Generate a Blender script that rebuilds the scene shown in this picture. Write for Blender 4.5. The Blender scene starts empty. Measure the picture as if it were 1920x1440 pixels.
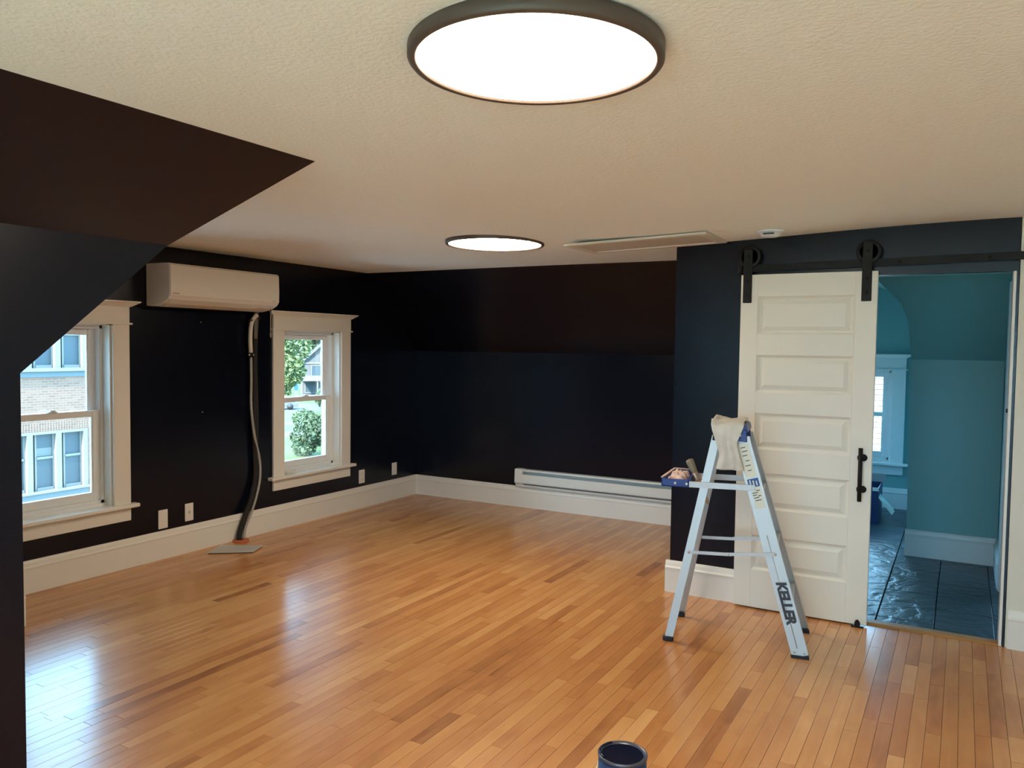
import bpy, bmesh, math, random
from mathutils import Vector, Matrix
random.seed(11)
PI = math.pi
SC = bpy.context.scene
COL = SC.collection

# ------------------------------------------------------------------ camera, world, sun, exposure
FPX, CX, CY, EYE = 1494.0, 960.0, 720.0, 1.55
_a = Vector((847.56, -59.84, FPX)).normalized()
_b = -Vector((-2644.1, -104.0, FPX))
_b = (_b - _a * _b.dot(_a)).normalized()
_c = _b.cross(_a)
RW = Matrix((_b, _a, _c))                      # world = RW @ (right, down, forward)
cam_d = bpy.data.cameras.new('camera')
cam_d.sensor_fit = 'HORIZONTAL'
cam_d.sensor_width = 36.0
cam_d.lens = FPX / 1920 * 36
cam_d.clip_start = 0.02
cam_d.clip_end = 500
cam = bpy.data.objects.new('camera', cam_d)
COL.objects.link(cam)
_m = Matrix.Identity(4)
for r in range(3):
    _m[r][0] = RW[r][0]; _m[r][1] = -RW[r][1]; _m[r][2] = -RW[r][2]
_m[2][3] = EYE
cam.matrix_world = _m
SC.camera = cam

SKY_COL, SKY_STR = (0.35, 0.70, 1.0), 15.5
SUN_STR = 30.0
LAMP_STR, LAMP_COL = 43.0, (1.0, 0.84, 0.65)
SC.view_settings.view_transform = 'Standard'
SC.view_settings.look = 'None'
SC.view_settings.exposure = 0.0
SC.view_settings.gamma = 1.0
SC.view_settings.use_curve_mapping = False
w = bpy.data.worlds.new('sky'); SC.world = w; w.use_nodes = True
_bg = w.node_tree.nodes['Background']
_bg.inputs[0].default_value = (*SKY_COL, 1); _bg.inputs[1].default_value = SKY_STR
sd = bpy.data.lights.new('sun', 'SUN'); sd.energy = SUN_STR; sd.angle = math.radians(1.5); sd.color = (1, 0.95, 0.85)
so = bpy.data.objects.new('sun', sd); COL.objects.link(so)
so.rotation_euler = Vector((-0.14, 0.80, -0.58)).to_track_quat('-Z', 'Y').to_euler()
try:
    SC.cycles.max_bounces = 14; SC.cycles.diffuse_bounces = 7; SC.cycles.transparent_max_bounces = 16
    SC.cycles.sample_clamp_indirect = 12.0
    SC.cycles.use_denoising = True
except Exception: pass

def portal(loc, direction, sx, sy):
    l = bpy.data.lights.new('portal', 'AREA'); l.shape = 'RECTANGLE'; l.size = sx; l.size_y = sy
    try: l.cycles.is_portal = True
    except Exception: return
    o = bpy.data.objects.new('window_portal', l); COL.objects.link(o); o.location = loc
    o.rotation_euler = Vector(direction).to_track_quat('-Z', 'Y').to_euler()

# ------------------------------------------------------------------ materials
MAT = {}
def nmat(name):
    m = bpy.data.materials.new(name); m.use_nodes = True; MAT[name] = m
    nt = m.node_tree; b = nt.nodes['Principled BSDF']; return m, nt, b
def N(nt, t, **k):
    n = nt.nodes.new(t)
    for a, v in k.items():
        if a in n.inputs: n.inputs[a].default_value = v
        else: setattr(n, a, v)
    return n
def mat(name, col, rough=0.5, metal=0.0, bump=0.0, bscale=60.0, var=0.0, vscale=4.0, spec=0.5, bdist=0.002, stretch=None, coat=0.0):
    m, nt, b = nmat(name)
    b.inputs['Base Color'].default_value = (*col, 1); b.inputs['Roughness'].default_value = rough
    b.inputs['Metallic'].default_value = metal; b.inputs['Specular IOR Level'].default_value = spec
    if coat: b.inputs['Coat Weight'].default_value = coat; b.inputs['Coat Roughness'].default_value = 0.15
    L = nt.links.new
    tc = N(nt, 'ShaderNodeTexCoord'); src = tc.outputs['Object']
    if stretch:
        mp = N(nt, 'ShaderNodeMapping'); mp.inputs['Scale'].default_value = stretch; L(src, mp.inputs[0]); src = mp.outputs[0]
    if var:
        n1 = N(nt, 'ShaderNodeTexNoise', Scale=vscale, Detail=4.0); L(src, n1.inputs['Vector'])
        mx = N(nt, 'ShaderNodeMix', data_type='RGBA')
        mx.inputs[6].default_value = (*[c * (1 - var) for c in col], 1); mx.inputs[7].default_value = (*[min(1, c * (1 + var)) for c in col], 1)
        L(n1.outputs[0], mx.inputs[0]); L(mx.outputs[2], b.inputs['Base Color'])
    if bump:
        n2 = N(nt, 'ShaderNodeTexNoise', Scale=bscale, Detail=3.0); L(src, n2.inputs['Vector'])
        bp = N(nt, 'ShaderNodeBump', Strength=bump, Distance=bdist); L(n2.outputs[0], bp.inputs['Height']); L(bp.outputs[0], b.inputs['Normal'])
    return m
def emat(name, col, s):
    m, nt, b = nmat(name)
    b.inputs['Base Color'].default_value = (0.8, 0.8, 0.8, 1)
    b.inputs['Emission Color'].default_value = (*col, 1); b.inputs['Emission Strength'].default_value = s
    return m
def glassmat(name, tint=(0.93, 0.98, 1.0), refl=0.06):
    m, nt, b = nmat(name); nt.nodes.remove(b)
    out = [n for n in nt.nodes if n.type == 'OUTPUT_MATERIAL'][0]
    t = N(nt, 'ShaderNodeBsdfTransparent'); t.inputs[0].default_value = (*tint, 1)
    g = N(nt, 'ShaderNodeBsdfGlossy'); g.inputs['Roughness'].default_value = 0.02
    lw = N(nt, 'ShaderNodeFresnel'); lw.inputs['IOR'].default_value = 1.35
    mx = N(nt, 'ShaderNodeMixShader'); nt.links.new(lw.outputs[0], mx.inputs[0]); nt.links.new(t.outputs[0], mx.inputs[1]); nt.links.new(g.outputs[0], mx.inputs[2])
    nt.links.new(mx.outputs[0], out.inputs[0]); return m

mat('navy', (0.0026, 0.0042, 0.0105), 0.25, bump=0.10, bscale=140, bdist=0.0012, spec=0.36)
mat('cream', (0.74, 0.71, 0.60), 0.55, bump=0.06, bscale=120)
mat('ceiling', (0.90, 0.92, 0.88), 0.75, bump=0.8, bscale=75, bdist=0.004, var=0.02, vscale=2)
mat('trim', (0.80, 0.77, 0.70), 0.38, var=0.02, vscale=3)
mat('sash', (0.82, 0.83, 0.82), 0.35)
mat('doorpaint', (0.80, 0.76, 0.66), 0.42, bump=0.04, bscale=30, stretch=(1, 1, 0.1))
mat('teal', (0.165, 0.395, 0.41), 0.5, bump=0.06, bscale=120)
mat('tealtrim', (0.62, 0.70, 0.72), 0.4)
mat('tealceil', (0.75, 0.80, 0.80), 0.7)
mat('black_metal', (0.010, 0.009, 0.008), 0.55, spec=0.25)
mat('rubber', (0.012, 0.012, 0.014), 0.6)
mat('lamp_rim', (0.085, 0.062, 0.048), 0.45)
emat('diffuser', LAMP_COL, LAMP_STR)
mat('white_plastic', (0.78, 0.75, 0.70), 0.35)
mat('hatch_frame', (0.70, 0.66, 0.58), 0.5)
mat('hatch_panel', (0.58, 0.53, 0.46), 0.6)
mat('detector', (0.78, 0.82, 0.86), 0.4)
mat('canvas', (0.66, 0.66, 0.56), 0.9, bump=0.3, bscale=20, var=0.08, vscale=5)
mat('ac_white', (0.80, 0.77, 0.71), 0.38)
mat('ac_grey', (0.45, 0.43, 0.40), 0.4)
mat('ink', (0.03, 0.03, 0.035), 0.5)
mat('heater', (0.74, 0.74, 0.69), 0.35)
mat('heater_dark', (0.16, 0.15, 0.13), 0.5, metal=0.3)
mat('aluminium', (0.50, 0.49, 0.47), 0.42, metal=0.45, bump=0.05, bscale=20, stretch=(30, 30, 1))
mat('steel', (0.7, 0.68, 0.62), 0.3, metal=0.8)
mat('blue_plastic', (0.012, 0.045, 0.24), 0.4)
mat('rag', (0.66, 0.64, 0.58), 0.85, bump=0.7, bscale=22, var=0.28, vscale=14)
mat('spattered', (0.62, 0.46, 0.40), 0.8, bump=0.5, bscale=50, var=0.5, vscale=28)
mat('bristle', (0.30, 0.24, 0.16), 0.8, bump=0.8, bscale=60, stretch=(8, 8, 0.3))
mat('ferrule', (0.50, 0.42, 0.34), 0.4, metal=0.7)
mat('brush_wood', (0.42, 0.27, 0.15), 0.5)
mat('sticker', (0.74, 0.74, 0.62), 0.5)
mat('hose_white', (0.66, 0.62, 0.55), 0.5)
mat('hose_grey', (0.36, 0.34, 0.31), 0.5)
mat('flap_grey', (0.15, 0.14, 0.12), 0.6)
mat('foam_black', (0.014, 0.013, 0.012), 0.8, bump=0.4, bscale=40)
mat('orange', (0.55, 0.13, 0.05), 0.6)
mat('plate_grey', (0.52, 0.49, 0.45), 0.5, var=0.06, vscale=10)
mat('canblue', (0.03, 0.045, 0.12), 0.45, var=0.2, vscale=12)
mat('can_rim', (0.10, 0.11, 0.15), 0.3, metal=0.6)
mat('threshold_wood', (0.40, 0.19, 0.055), 0.45, var=0.15, vscale=6)
mat('wetpaint', (0.004, 0.007, 0.025), 0.15)
mat('subfloor', (0.07, 0.033, 0.012), 0.8)
mat('grout', (0.012, 0.016, 0.022), 0.8)
mat('cardboard', (0.70, 0.72, 0.68), 0.7)
mat('carton_blue', (0.01, 0.035, 0.13), 0.45)
mat('carton_grey', (0.25, 0.27, 0.28), 0.6)
glassmat('glass')
# exterior
mat('ext_white', (0.125, 0.118, 0.108), 0.6)
mat('ext_blue', (0.055, 0.075, 0.085), 0.6)
mat('ext_glass', (0.03, 0.045, 0.055), 0.4)
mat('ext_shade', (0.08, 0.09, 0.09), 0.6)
mat('siding', (0.068, 0.066, 0.066), 0.7)
mat('shingle', (0.035, 0.04, 0.04), 0.8)
mat('lawn', (0.055, 0.072, 0.009), 0.9, var=0.35, vscale=0.25)
mat('asphalt', (0.075, 0.062, 0.055), 0.9, var=0.1, vscale=0.5)
mat('concrete', (0.085, 0.072, 0.060), 0.9, var=0.1, vscale=0.8)
mat('leaf', (0.075, 0.10, 0.030), 0.7, var=0.5, vscale=1.3)
mat('leafdark', (0.042, 0.062, 0.026), 0.7, var=0.5, vscale=1.5)
mat('bark', (0.12, 0.09, 0.07), 0.9)
mat('carpaint', (0.09, 0.10, 0.11), 0.3)

def brickmat():
    m, nt, b = nmat('brick'); L = nt.links.new
    tc = N(nt, 'ShaderNodeTexCoord'); mp = N(nt, 'ShaderNodeMapping'); mp.inputs['Rotation'].default_value = (0, PI / 2, PI / 2)
    sep = N(nt, 'ShaderNodeSeparateXYZ'); cmb = N(nt, 'ShaderNodeCombineXYZ'); L(tc.outputs['Object'], sep.inputs[0]); L(sep.outputs[1], cmb.inputs[0]); L(sep.outputs[2], cmb.inputs[1])
    br = N(nt, 'ShaderNodeTexBrick'); L(cmb.outputs[0], br.inputs['Vector'])
    br.inputs['Color1'].default_value = (0.155, 0.082, 0.056, 1); br.inputs['Color2'].default_value = (0.115, 0.058, 0.040, 1); br.inputs['Mortar'].default_value = (0.145, 0.100, 0.076, 1)
    br.inputs['Scale'].default_value = 1.0; br.inputs['Mortar Size'].default_value = 0.012; br.inputs['Brick Width'].default_value = 0.22; br.inputs['Row Height'].default_value = 0.075
    L(br.outputs['Color'], b.inputs['Base Color']); b.inputs['Roughness'].default_value = 0.9
brickmat()

def woodmat():
    m, nt, b = nmat('wood'); L = nt.links.new
    at = N(nt, 'ShaderNodeAttribute'); at.attribute_name = 'tone'
    tc = N(nt, 'ShaderNodeTexCoord')
    add = N(nt, 'ShaderNodeVectorMath', operation='MULTIPLY_ADD')
    geo = N(nt, 'ShaderNodeNewGeometry')
    L(geo.outputs['Position'], add.inputs[0]); add.inputs[1].default_value = (24, 1.6, 8)
    sc_ = N(nt, 'ShaderNodeVectorMath', operation='SCALE'); L(at.outputs['Vector'], sc_.inputs[0]); sc_.inputs['Scale'].default_value = 37.0
    L(sc_.outputs[0], add.inputs[2])
    n1 = N(nt, 'ShaderNodeTexNoise', Scale=1.0, Detail=6.0, Distortion=1.2); L(add.outputs[0], n1.inputs['Vector'])
    add2 = N(nt, 'ShaderNodeVectorMath', operation='MULTIPLY_ADD'); L(geo.outputs['Position'], add2.inputs[0]); add2.inputs[1].default_value = (9, 3.2, 3); L(sc_.outputs[0], add2.inputs[2])
    n2 = N(nt, 'ShaderNodeTexNoise', Scale=1.0, Detail=3.0, Distortion=0.6); L(add2.outputs[0], n2.inputs['Vector'])
    sep = N(nt, 'ShaderNodeSeparateXYZ'); L(at.outputs['Vector'], sep.inputs[0])
    cr = N(nt, 'ShaderNodeValToRGB'); e = cr.color_ramp.elements
    e[0].position = 0.0; e[0].color = (0.300, 0.110, 0.034, 1)
    e[1].position = 1.0; e[1].color = (0.720, 0.390, 0.155, 1)
    k = cr.color_ramp.elements.new(0.30); k.color = (0.500, 0.205, 0.064, 1)
    k = cr.color_ramp.elements.new(0.65); k.color = (0.610, 0.295, 0.102, 1)
    m1 = N(nt, 'ShaderNodeMath', operation='MULTIPLY_ADD'); L(n1.outputs[0], m1.inputs[0]); m1.inputs[1].default_value = 0.36; L(sep.outputs[0], m1.inputs[2])
    m2 = N(nt, 'ShaderNodeMath', operation='MULTIPLY_ADD'); L(n2.outputs[0], m2.inputs[0]); m2.inputs[1].default_value = 0.62; L(m1.outputs[0], m2.inputs[2])
    m3 = N(nt, 'ShaderNodeMath', operation='SUBTRACT'); L(m2.outputs[0], m3.inputs[0]); m3.inputs[1].default_value = 0.47
    L(m3.outputs[0], cr.inputs[0]); L(cr.outputs[0], b.inputs['Base Color'])
    b.inputs['Roughness'].default_value = 0.205; b.inputs['Specular IOR Level'].default_value = 0.34; b.inputs['Coat Weight'].default_value = 0.45; b.inputs['Coat Roughness'].default_value = 0.40
    n3 = N(nt, 'ShaderNodeTexNoise', Scale=5.0, Detail=2.0); L(geo.outputs['Position'], n3.inputs['Vector'])
    bp = N(nt, 'ShaderNodeBump', Strength=0.03, Distance=0.004); L(n3.outputs[0], bp.inputs['Height']); L(bp.outputs[0], b.inputs['Normal'])
woodmat()

def slatemat():
    m, nt, b = nmat('slate'); L = nt.links.new
    geo = N(nt, 'ShaderNodeNewGeometry')
    b.inputs['Base Color'].default_value = (0.035, 0.055, 0.075, 1); b.inputs['Roughness'].default_value = 0.34
    vo = N(nt, 'ShaderNodeTexVoronoi', Scale=9.0); vo.feature = 'DISTANCE_TO_EDGE'
    n = N(nt, 'ShaderNodeTexNoise', Scale=6.0, Detail=5.0, Distortion=1.5); L(geo.outputs['Position'], n.inputs['Vector']); L(n.outputs[1], vo.inputs['Vector'])
    L(geo.outputs['Position'], n.inputs['Vector'])
    bp = N(nt, 'ShaderNodeBump', Strength=0.9, Distance=0.014); L(n.outputs[0], bp.inputs['Height'])
    n2 = N(nt, 'ShaderNodeTexNoise', Scale=26.0, Detail=2.0); L(geo.outputs['Position'], n2.inputs['Vector'])
    bp2 = N(nt, 'ShaderNodeBump', Strength=0.25, Distance=0.004); L(n2.outputs[0], bp2.inputs['Height']); L(bp.outputs[0], bp2.inputs['Normal']); L(bp2.outputs[0], b.inputs['Normal'])
slatemat()

# ------------------------------------------------------------------ mesh helpers
class MB:
    def __init__(s): s.v = []; s.f = []; s.sm = []
    def add(s, vs, fs, smooth=False, M=None):
        o = len(s.v)
        for p in vs:
            p = Vector(p)
            s.v.append(tuple(M @ p) if M else tuple(p))
        for f in fs: s.f.append(tuple(i + o for i in f)); s.sm.append(smooth)
        return s
    def box(s, a, b, M=None):
        x0, x1 = sorted((a[0], b[0])); y0, y1 = sorted((a[1], b[1])); z0, z1 = sorted((a[2], b[2]))
        return s.add([(x0,y0,z0),(x1,y0,z0),(x1,y1,z0),(x0,y1,z0),(x0,y0,z1),(x1,y0,z1),(x1,y1,z1),(x0,y1,z1)],
                     [(0,3,2,1),(4,5,6,7),(0,1,5,4),(1,2,6,5),(2,3,7,6),(3,0,4,7)], False, M)
    def prism(s, poly, p0, p1, ax, ay):
        """profile poly (a,b) in axes ax, ay swept from p0 to p1"""
        p0, p1, ax, ay = Vector(p0), Vector(p1), Vector(ax), Vector(ay); n = len(poly)
        vs = [p0 + ax * a + ay * b for a, b in poly] + [p1 + ax * a + ay * b for a, b in poly]
        fs = [(i, (i + 1) % n, n + (i + 1) % n, n + i) for i in range(n)] + [tuple(range(n))[::-1], tuple(range(n, 2 * n))]
        return s.add(vs, fs)
    def bar(s, p0, p1, wd, th, side=(0, 1, 0)):
        """rectangular bar p0->p1; th along `side`, wd across"""
        p0, p1 = Vector(p0), Vector(p1); d = (p1 - p0).normalized(); y = Vector(side); y = (y - d * y.dot(d)).normalized(); x = y.cross(d)
        return s.prism([(-wd/2,-th/2),(wd/2,-th/2),(wd/2,th/2),(-wd/2,th/2)], p0, p1, x, y)
    def tube(s, pts, r, n=10, caps=True):
        pts = [Vector(p) for p in pts]; rs = r if isinstance(r, (list, tuple)) else [r] * len(pts); vs = []
        up = Vector((0.13, 0.27, 0.95))
        for i, p in enumerate(pts):
            d = (pts[min(i + 1, len(pts) - 1)] - pts[max(i - 1, 0)]).normalized()
            x = up.cross(d)
            if x.length < 0.15: x = Vector((1, 0, 0)).cross(d)
            x.normalize(); y = d.cross(x)
            for k in range(n):
                a = 2 * PI * k / n; vs.append(p + (x * math.cos(a) + y * math.sin(a)) * rs[i])
        fs = [(i*n+k, i*n+(k+1)%n, (i+1)*n+(k+1)%n, (i+1)*n+k) for i in range(len(pts) - 1) for k in range(n)]
        s.add(vs, fs, True)
        if caps:
            o = len(s.v) - len(vs)
            s.f.append(tuple(o + k for k in range(n))[::-1]); s.sm.append(False)
            s.f.append(tuple(o + (len(pts)-1)*n + k for k in range(n))); s.sm.append(False)
        return s
    def lathe(s, prof, n=32, M=None, smooth=True):
        """prof: list of (r,z)"""
        vs = [(r * math.cos(2*PI*k/n), r * math.sin(2*PI*k/n), z) for r, z in prof for k in range(n)]
        fs = [(i*n+k, i*n+(k+1)%n, (i+1)*n+(k+1)%n, (i+1)*n+k) for i in range(len(prof)-1) for k in range(n)]
        s.add(vs, fs, smooth, M)
        o = len(s.v) - len(vs)
        if prof[0][0] > 1e-6: s.f.append(tuple(o + k for k in range(n))[::-1]); s.sm.append(False)
        if prof[-1][0] > 1e-6: s.f.append(tuple(o + (len(prof)-1)*n + k for k in range(n))); s.sm.append(False)
        return s
    def build(s, name, m, parent=None, bevel=0.0, seg=1, loc=None):
        me = bpy.data.meshes.new(name); me.from_pydata(s.v, [], s.f); me.update()
        me.polygons.foreach_set('use_smooth', s.sm)
        bm = bmesh.new(); bm.from_mesh(me); bmesh.ops.recalc_face_normals(bm, faces=bm.faces); bm.to_mesh(me); bm.free()
        me.materials.append(MAT[m])
        o = bpy.data.objects.new(name, me); COL.objects.link(o)
        if parent: o.parent = parent
        if loc: o.location = loc
        if bevel:
            md = o.modifiers.new('edge', 'BEVEL'); md.width = bevel; md.segments = seg; md.limit_method = 'ANGLE'; md.angle_limit = 0.7
        return o

def tag(o, label=None, cat=None, group=None, kind=None):
    if label: o['label'] = label
    if cat: o['category'] = cat
    if group: o['group'] = group
    if kind: o['kind'] = kind
    return o
def empty(name, loc=(0, 0, 0), rz=0.0):
    o = bpy.data.objects.new(name, None); COL.objects.link(o); o.location = loc; o.rotation_euler = (0, 0, rz); o.empty_display_size = 0.05
    return o
def struct(o, label, cat): return tag(o, label, cat, None, 'structure')
def box(name, a, b, m, parent=None, bevel=0.0): return MB().box(a, b).build(name, m, parent, bevel)
def text(name, body, m, parent, M, size, extrude=0.0004, offset=0.0, shear=0.0, align='CENTER'):
    c = bpy.data.curves.new(name, 'FONT'); c.body = body; c.size = size; c.extrude = extrude; c.offset = offset; c.shear = shear
    c.align_x = align; c.align_y = 'CENTER'; c.resolution_u = 3; c.materials.append(MAT[m])
    t = bpy.data.objects.new(name, c); COL.objects.link(t); bpy.context.view_layer.update()
    me = bpy.data.meshes.new_from_object(t.evaluated_get(bpy.context.evaluated_depsgraph_get()))
    bpy.data.objects.remove(t); bpy.data.curves.remove(c); me.name = name
    o = bpy.data.objects.new(name, me); COL.objects.link(o); o.parent = parent; o.matrix_local = M; return o
def basis(loc, x, y):
    x = Vector(x).normalized(); y = Vector(y); y = (y - x * y.dot(x)).normalized(); z = x.cross(y); M = Matrix.Identity(4)
    for r in range(3): M[r][0] = x[r]; M[r][1] = y[r]; M[r][2] = z[r]; M[r][3] = loc[r]
    return M

# ------------------------------------------------------------------ room dimensions (metres; camera over the origin)
XW, YB, YD = -4.945, 6.715, 4.88          # gable window wall, back knee wall, door wall
KN = 1.49                                  # back knee wall height
ZC = 2.225
PIT = 0.934
WX = -2.48                                 # cross wing knee wall
P1 = (-2.118, 2.236, 2.225); P2 = (WX, 1.880, 1.894); P3 = (WX, 1.362, 1.45)
WR = 2.45                                  # wing's other knee wall
YR = -3.0                                  # rear gable of the wing
DX0, DX1 = -1.588, 0.235                   # navy part of the door wall
def zceil(x, y):
    z = ZC - 0.036 * math.exp(-0.5 * (((x + 1.8) / 0.6) ** 2 + ((y - 4.8) / 0.55) ** 2))
    t = min(1, max(0, (x + 1.2) / 1.4)); z += 0.022 * t * t * (3 - 2 * t)
    z += 0.030 * math.exp(-0.5 * (((x + 0.75) / 0.55) ** 2 + ((y - 1.5) / 0.9) ** 2))
    return z

# ---- ceiling
m_ = MB(); nx, ny = 60, 70
xs = [XW - 0.1 + (WR + 0.2 - XW) * i / nx for i in range(nx + 1)]; ys = [YR - 0.1 + (6.05 - YR) * j / ny for j in range(ny + 1)]
m_.add([(x, y, zceil(x, y)) for x in xs for y in ys], [(i*(ny+1)+j, (i+1)*(ny+1)+j, (i+1)*(ny+1)+j+1, i*(ny+1)+j+1) for i in range(nx) for j in range(ny)], True)
m_.box((XW - 0.1, YR - 0.1, 2.45), (WR + 0.1, 6.05, 2.5))
ceiling = struct(m_.build('ceiling', 'ceiling'), 'textured off-white flat ceiling of the attic room', 'ceiling')

# ---- gable wall with the two windows (rectangular openings)
def wall_grid(axis, pos, thick, a_rng, z_rng, holes, name, m):
    holes = [(h[0], h[1], h[2] - 0.034, h[3]) for h in holes]
    """wall in plane axis=pos, occupying pos..pos+thick ; holes = [(a0,a1,z0,z1)]"""
    A = sorted({*a_rng, *[h[0] for h in holes], *[h[1] for h in holes]}); Z = sorted({*z_rng, *[h[2] for h in holes], *[h[3] for h in holes]})
    mb = MB()
    for i in range(len(A) - 1):
        for j in range(len(Z) - 1):
            ca, cz = (A[i] + A[i+1]) / 2, (Z[j] + Z[j+1]) / 2
            if any(h[0] < ca < h[1] and h[2] < cz < h[3] for h in holes): continue
            if axis == 'x': mb.box((pos, A[i], Z[j]), (pos + thick, A[i+1], Z[j+1]))
            else: mb.box((A[i], pos, Z[j]), (A[i+1], pos + thick, Z[j+1]))
    return mb.build(name, m)
WIN1 = (2.600, 3.310, 0.45, 1.672); WIN2 = (4.842, 5.552, 0.45, 1.668)
struct(wall_grid('x', XW, -0.22, (1.25, 6.85), (-0.1, 2.5), [WIN1, WIN2], 'wall_left', 'navy'), 'near-black navy gable wall holding both windows and the air conditioner', 'wall')

# ---- back knee wall + slope (continues into the teal room as its own finish)
mb = MB(); mb.box((XW - 0.2, YB, -0.1), (DX0 + 0.06, YB + 0.1, KN + 0.02))
struct(mb.build('wall_back', 'navy'), 'low navy knee wall along the back above the electric heater', 'wall')
def slope_slab(name, quad, th, m, label):
    mb = MB(); q = [Vector(p) for p in quad]; n = (q[1] - q[0]).cross(q[2] - q[0]).normalized()
    if n.z < 0: n = -n
    k = len(q); mb.add(q + [p + n * th for p in q], [tuple(range(k)), tuple(range(k, 2*k))] + [(i, (i+1) % k, k + (i+1) % k, k + i) for i in range(k)])
    return struct(mb.build(name, m), label, 'wall')
def bz(z): return YB - (z - KN) / PIT
slope_slab('wall_back_slope', [(XW - 0.1, bz(KN), KN), (DX0 + 0.06, bz(KN), KN), (DX0 + 0.06, bz(2.3), 2.3), (XW - 0.1, bz(2.3), 2.3)], 0.05, 'navy', 'dark sloping attic ceiling plane above the back knee wall')

# ---- near valley: wing knee wall, wing slope, near main slope and knee wall
mb = MB()
f_ = [(WX, YR - 0.1, -0.1), (WX, P3[1], -0.1), P3, P2, (WX, YR - 0.1, P2[2])]
mb.add(f_ + [(x - 0.06, y - 0.0, z) for x, y, z in f_], [(0,1,2,3,4), (9,8,7,6,5), (0,1,6,5), (1,2,7,6), (2,3,8,7), (3,4,9,8), (4,0,5,9)])
struct(mb.build('wall_wing', 'navy'), 'dark knee wall beside the camera ending in a sharp vertical corner', 'wall')
k_ = 0.28  # extend slope past the ceiling
def ext(p, q, t): return tuple(p[i] + (p[i] - q[i]) * t for i in range(3))
P1u = ext(P1, P2, 0.2)
slope_slab('wall_wing_slope', [(WX, YR - 0.1, P2[2]), P2, P1u, (P1u[0], YR - 0.1, P1u[2])], 0.04, 'navy', 'brown-black sloping ceiling plane at the upper left corner')
mb = MB()
q = [P3, P2, P1u, (XW - 0.1, P1u[1], P1u[2]), (XW - 0.1, P2[1], P2[2]), (XW - 0.1, P3[1], P3[2])]
mb.add(q + [(x, y - 0.03, z + 0.03) for x, y, z in q], [(0,1,4,5), (1,2,3,4), (6,7,10,11), (7,8,9,10)])
mb.box((XW - 0.1, P3[1] - 0.08, -0.1), (WX - 0.005, P3[1], P3[2]))
struct(mb.build('wall_front', 'navy'), 'dark near knee wall and slope hidden behind the corner', 'wall')
# boxed stub with a baseboard end that peeps out behind the corner
mb = MB(); mb.box((XW + 0.002, P3[1] + 0.01, 0), (-4.40, 2.394, 1.40)); stub = struct(mb.build('wall_stub', 'navy'), 'dark boxed wall end behind the near corner', 'wall')

# ---- door wall with opening, header, jamb
OPX0, OPX1, OPZ = -0.52, 0.222, 1.972
TH = 0.13
mb = MB()
def dwall(mb, x0, x1, z0, z1): mb.box((x0, YD, z0), (x1, YD + TH * 0.5, z1))
dwall(mb, DX0, OPX0, -0.1, 2.4); dwall(mb, OPX0, OPX1, OPZ, 2.4); dwall(mb, OPX1, DX1, -0.1, 2.4)
mb.box((DX0, YD + TH * 0.5, -0.1), (DX0 + 0.05, YB + 0.05, 2.4))
struct(mb.build('wall_door', 'navy'), 'navy wall carrying the barn door and its black track', 'wall')
mb = MB(); mb.box((DX1 + 0.003, YD, -0.1), (WR + 0.1, YD + TH * 0.5, 2.45))
struct(mb.build('wall_right', 'cream'), 'cream painted strip of wall beyond the doorway', 'wall')
mb = MB()
for x0, x1, z0, z1 in ((DX0 + 0.05, OPX0, -0.1, 2.3), (OPX0, OPX1, OPZ, 2.3), (OPX1, 1.3, -0.1, 2.3)): mb.box((x0, YD + TH * 0.5 + 0.001, z0), (x1, YD + TH, z1))
mb.box((DX0 + 0.051, YD + TH, -0.1), (DX0 + 0.10, YB, 2.3))
struct(mb.build('wall_teal_front', 'teal'), 'teal inner side of the doorway wall', 'wall')
# jamb lining of the doorway
tr = struct(empty('trim_1', (0, 0, 0)), 'white jamb lining around the sliding door opening', 'door trim')
box('jamb', (OPX1 - 0.012, YD - 0.004, 0), (OPX1 + 0.001, YD + TH + 0.004, OPZ), 'trim', tr)
box('jamb', (OPX0 - 0.001, YD - 0.004, 0), (OPX0 + 0.012, YD + TH + 0.004, OPZ), 'trim', tr)
box('catch', (OPX1 - 0.020, YD + 0.03, 1.235), (OPX1 - 0.0125, YD + 0.06, 1.255), 'black_metal', tr)

# ---- wing right + rear walls (behind the camera), with windows added in the rear gable for daylight
mb = MB(); mb.box((WR, YR - 0.1, -0.1), (WR + 0.1, YD + 0.1, 2.45)); struct(mb.build('wall_far_right', 'cream'), 'cream wall on the unseen side of the wing', 'wall')
RW_ = [(-1.95, -0.75, 0.55, 2.0), (-0.60, 0.60, 0.55, 2.0), (0.75, 1.95, 0.55, 2.0)]
struct(wall_grid('y', YR, -0.2, (WX - 0.1, WR + 0.1), (-0.1, 2.45), RW_, 'wall_rear', 'cream'), 'cream gable wall behind the camera with three added windows', 'wall')

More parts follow.
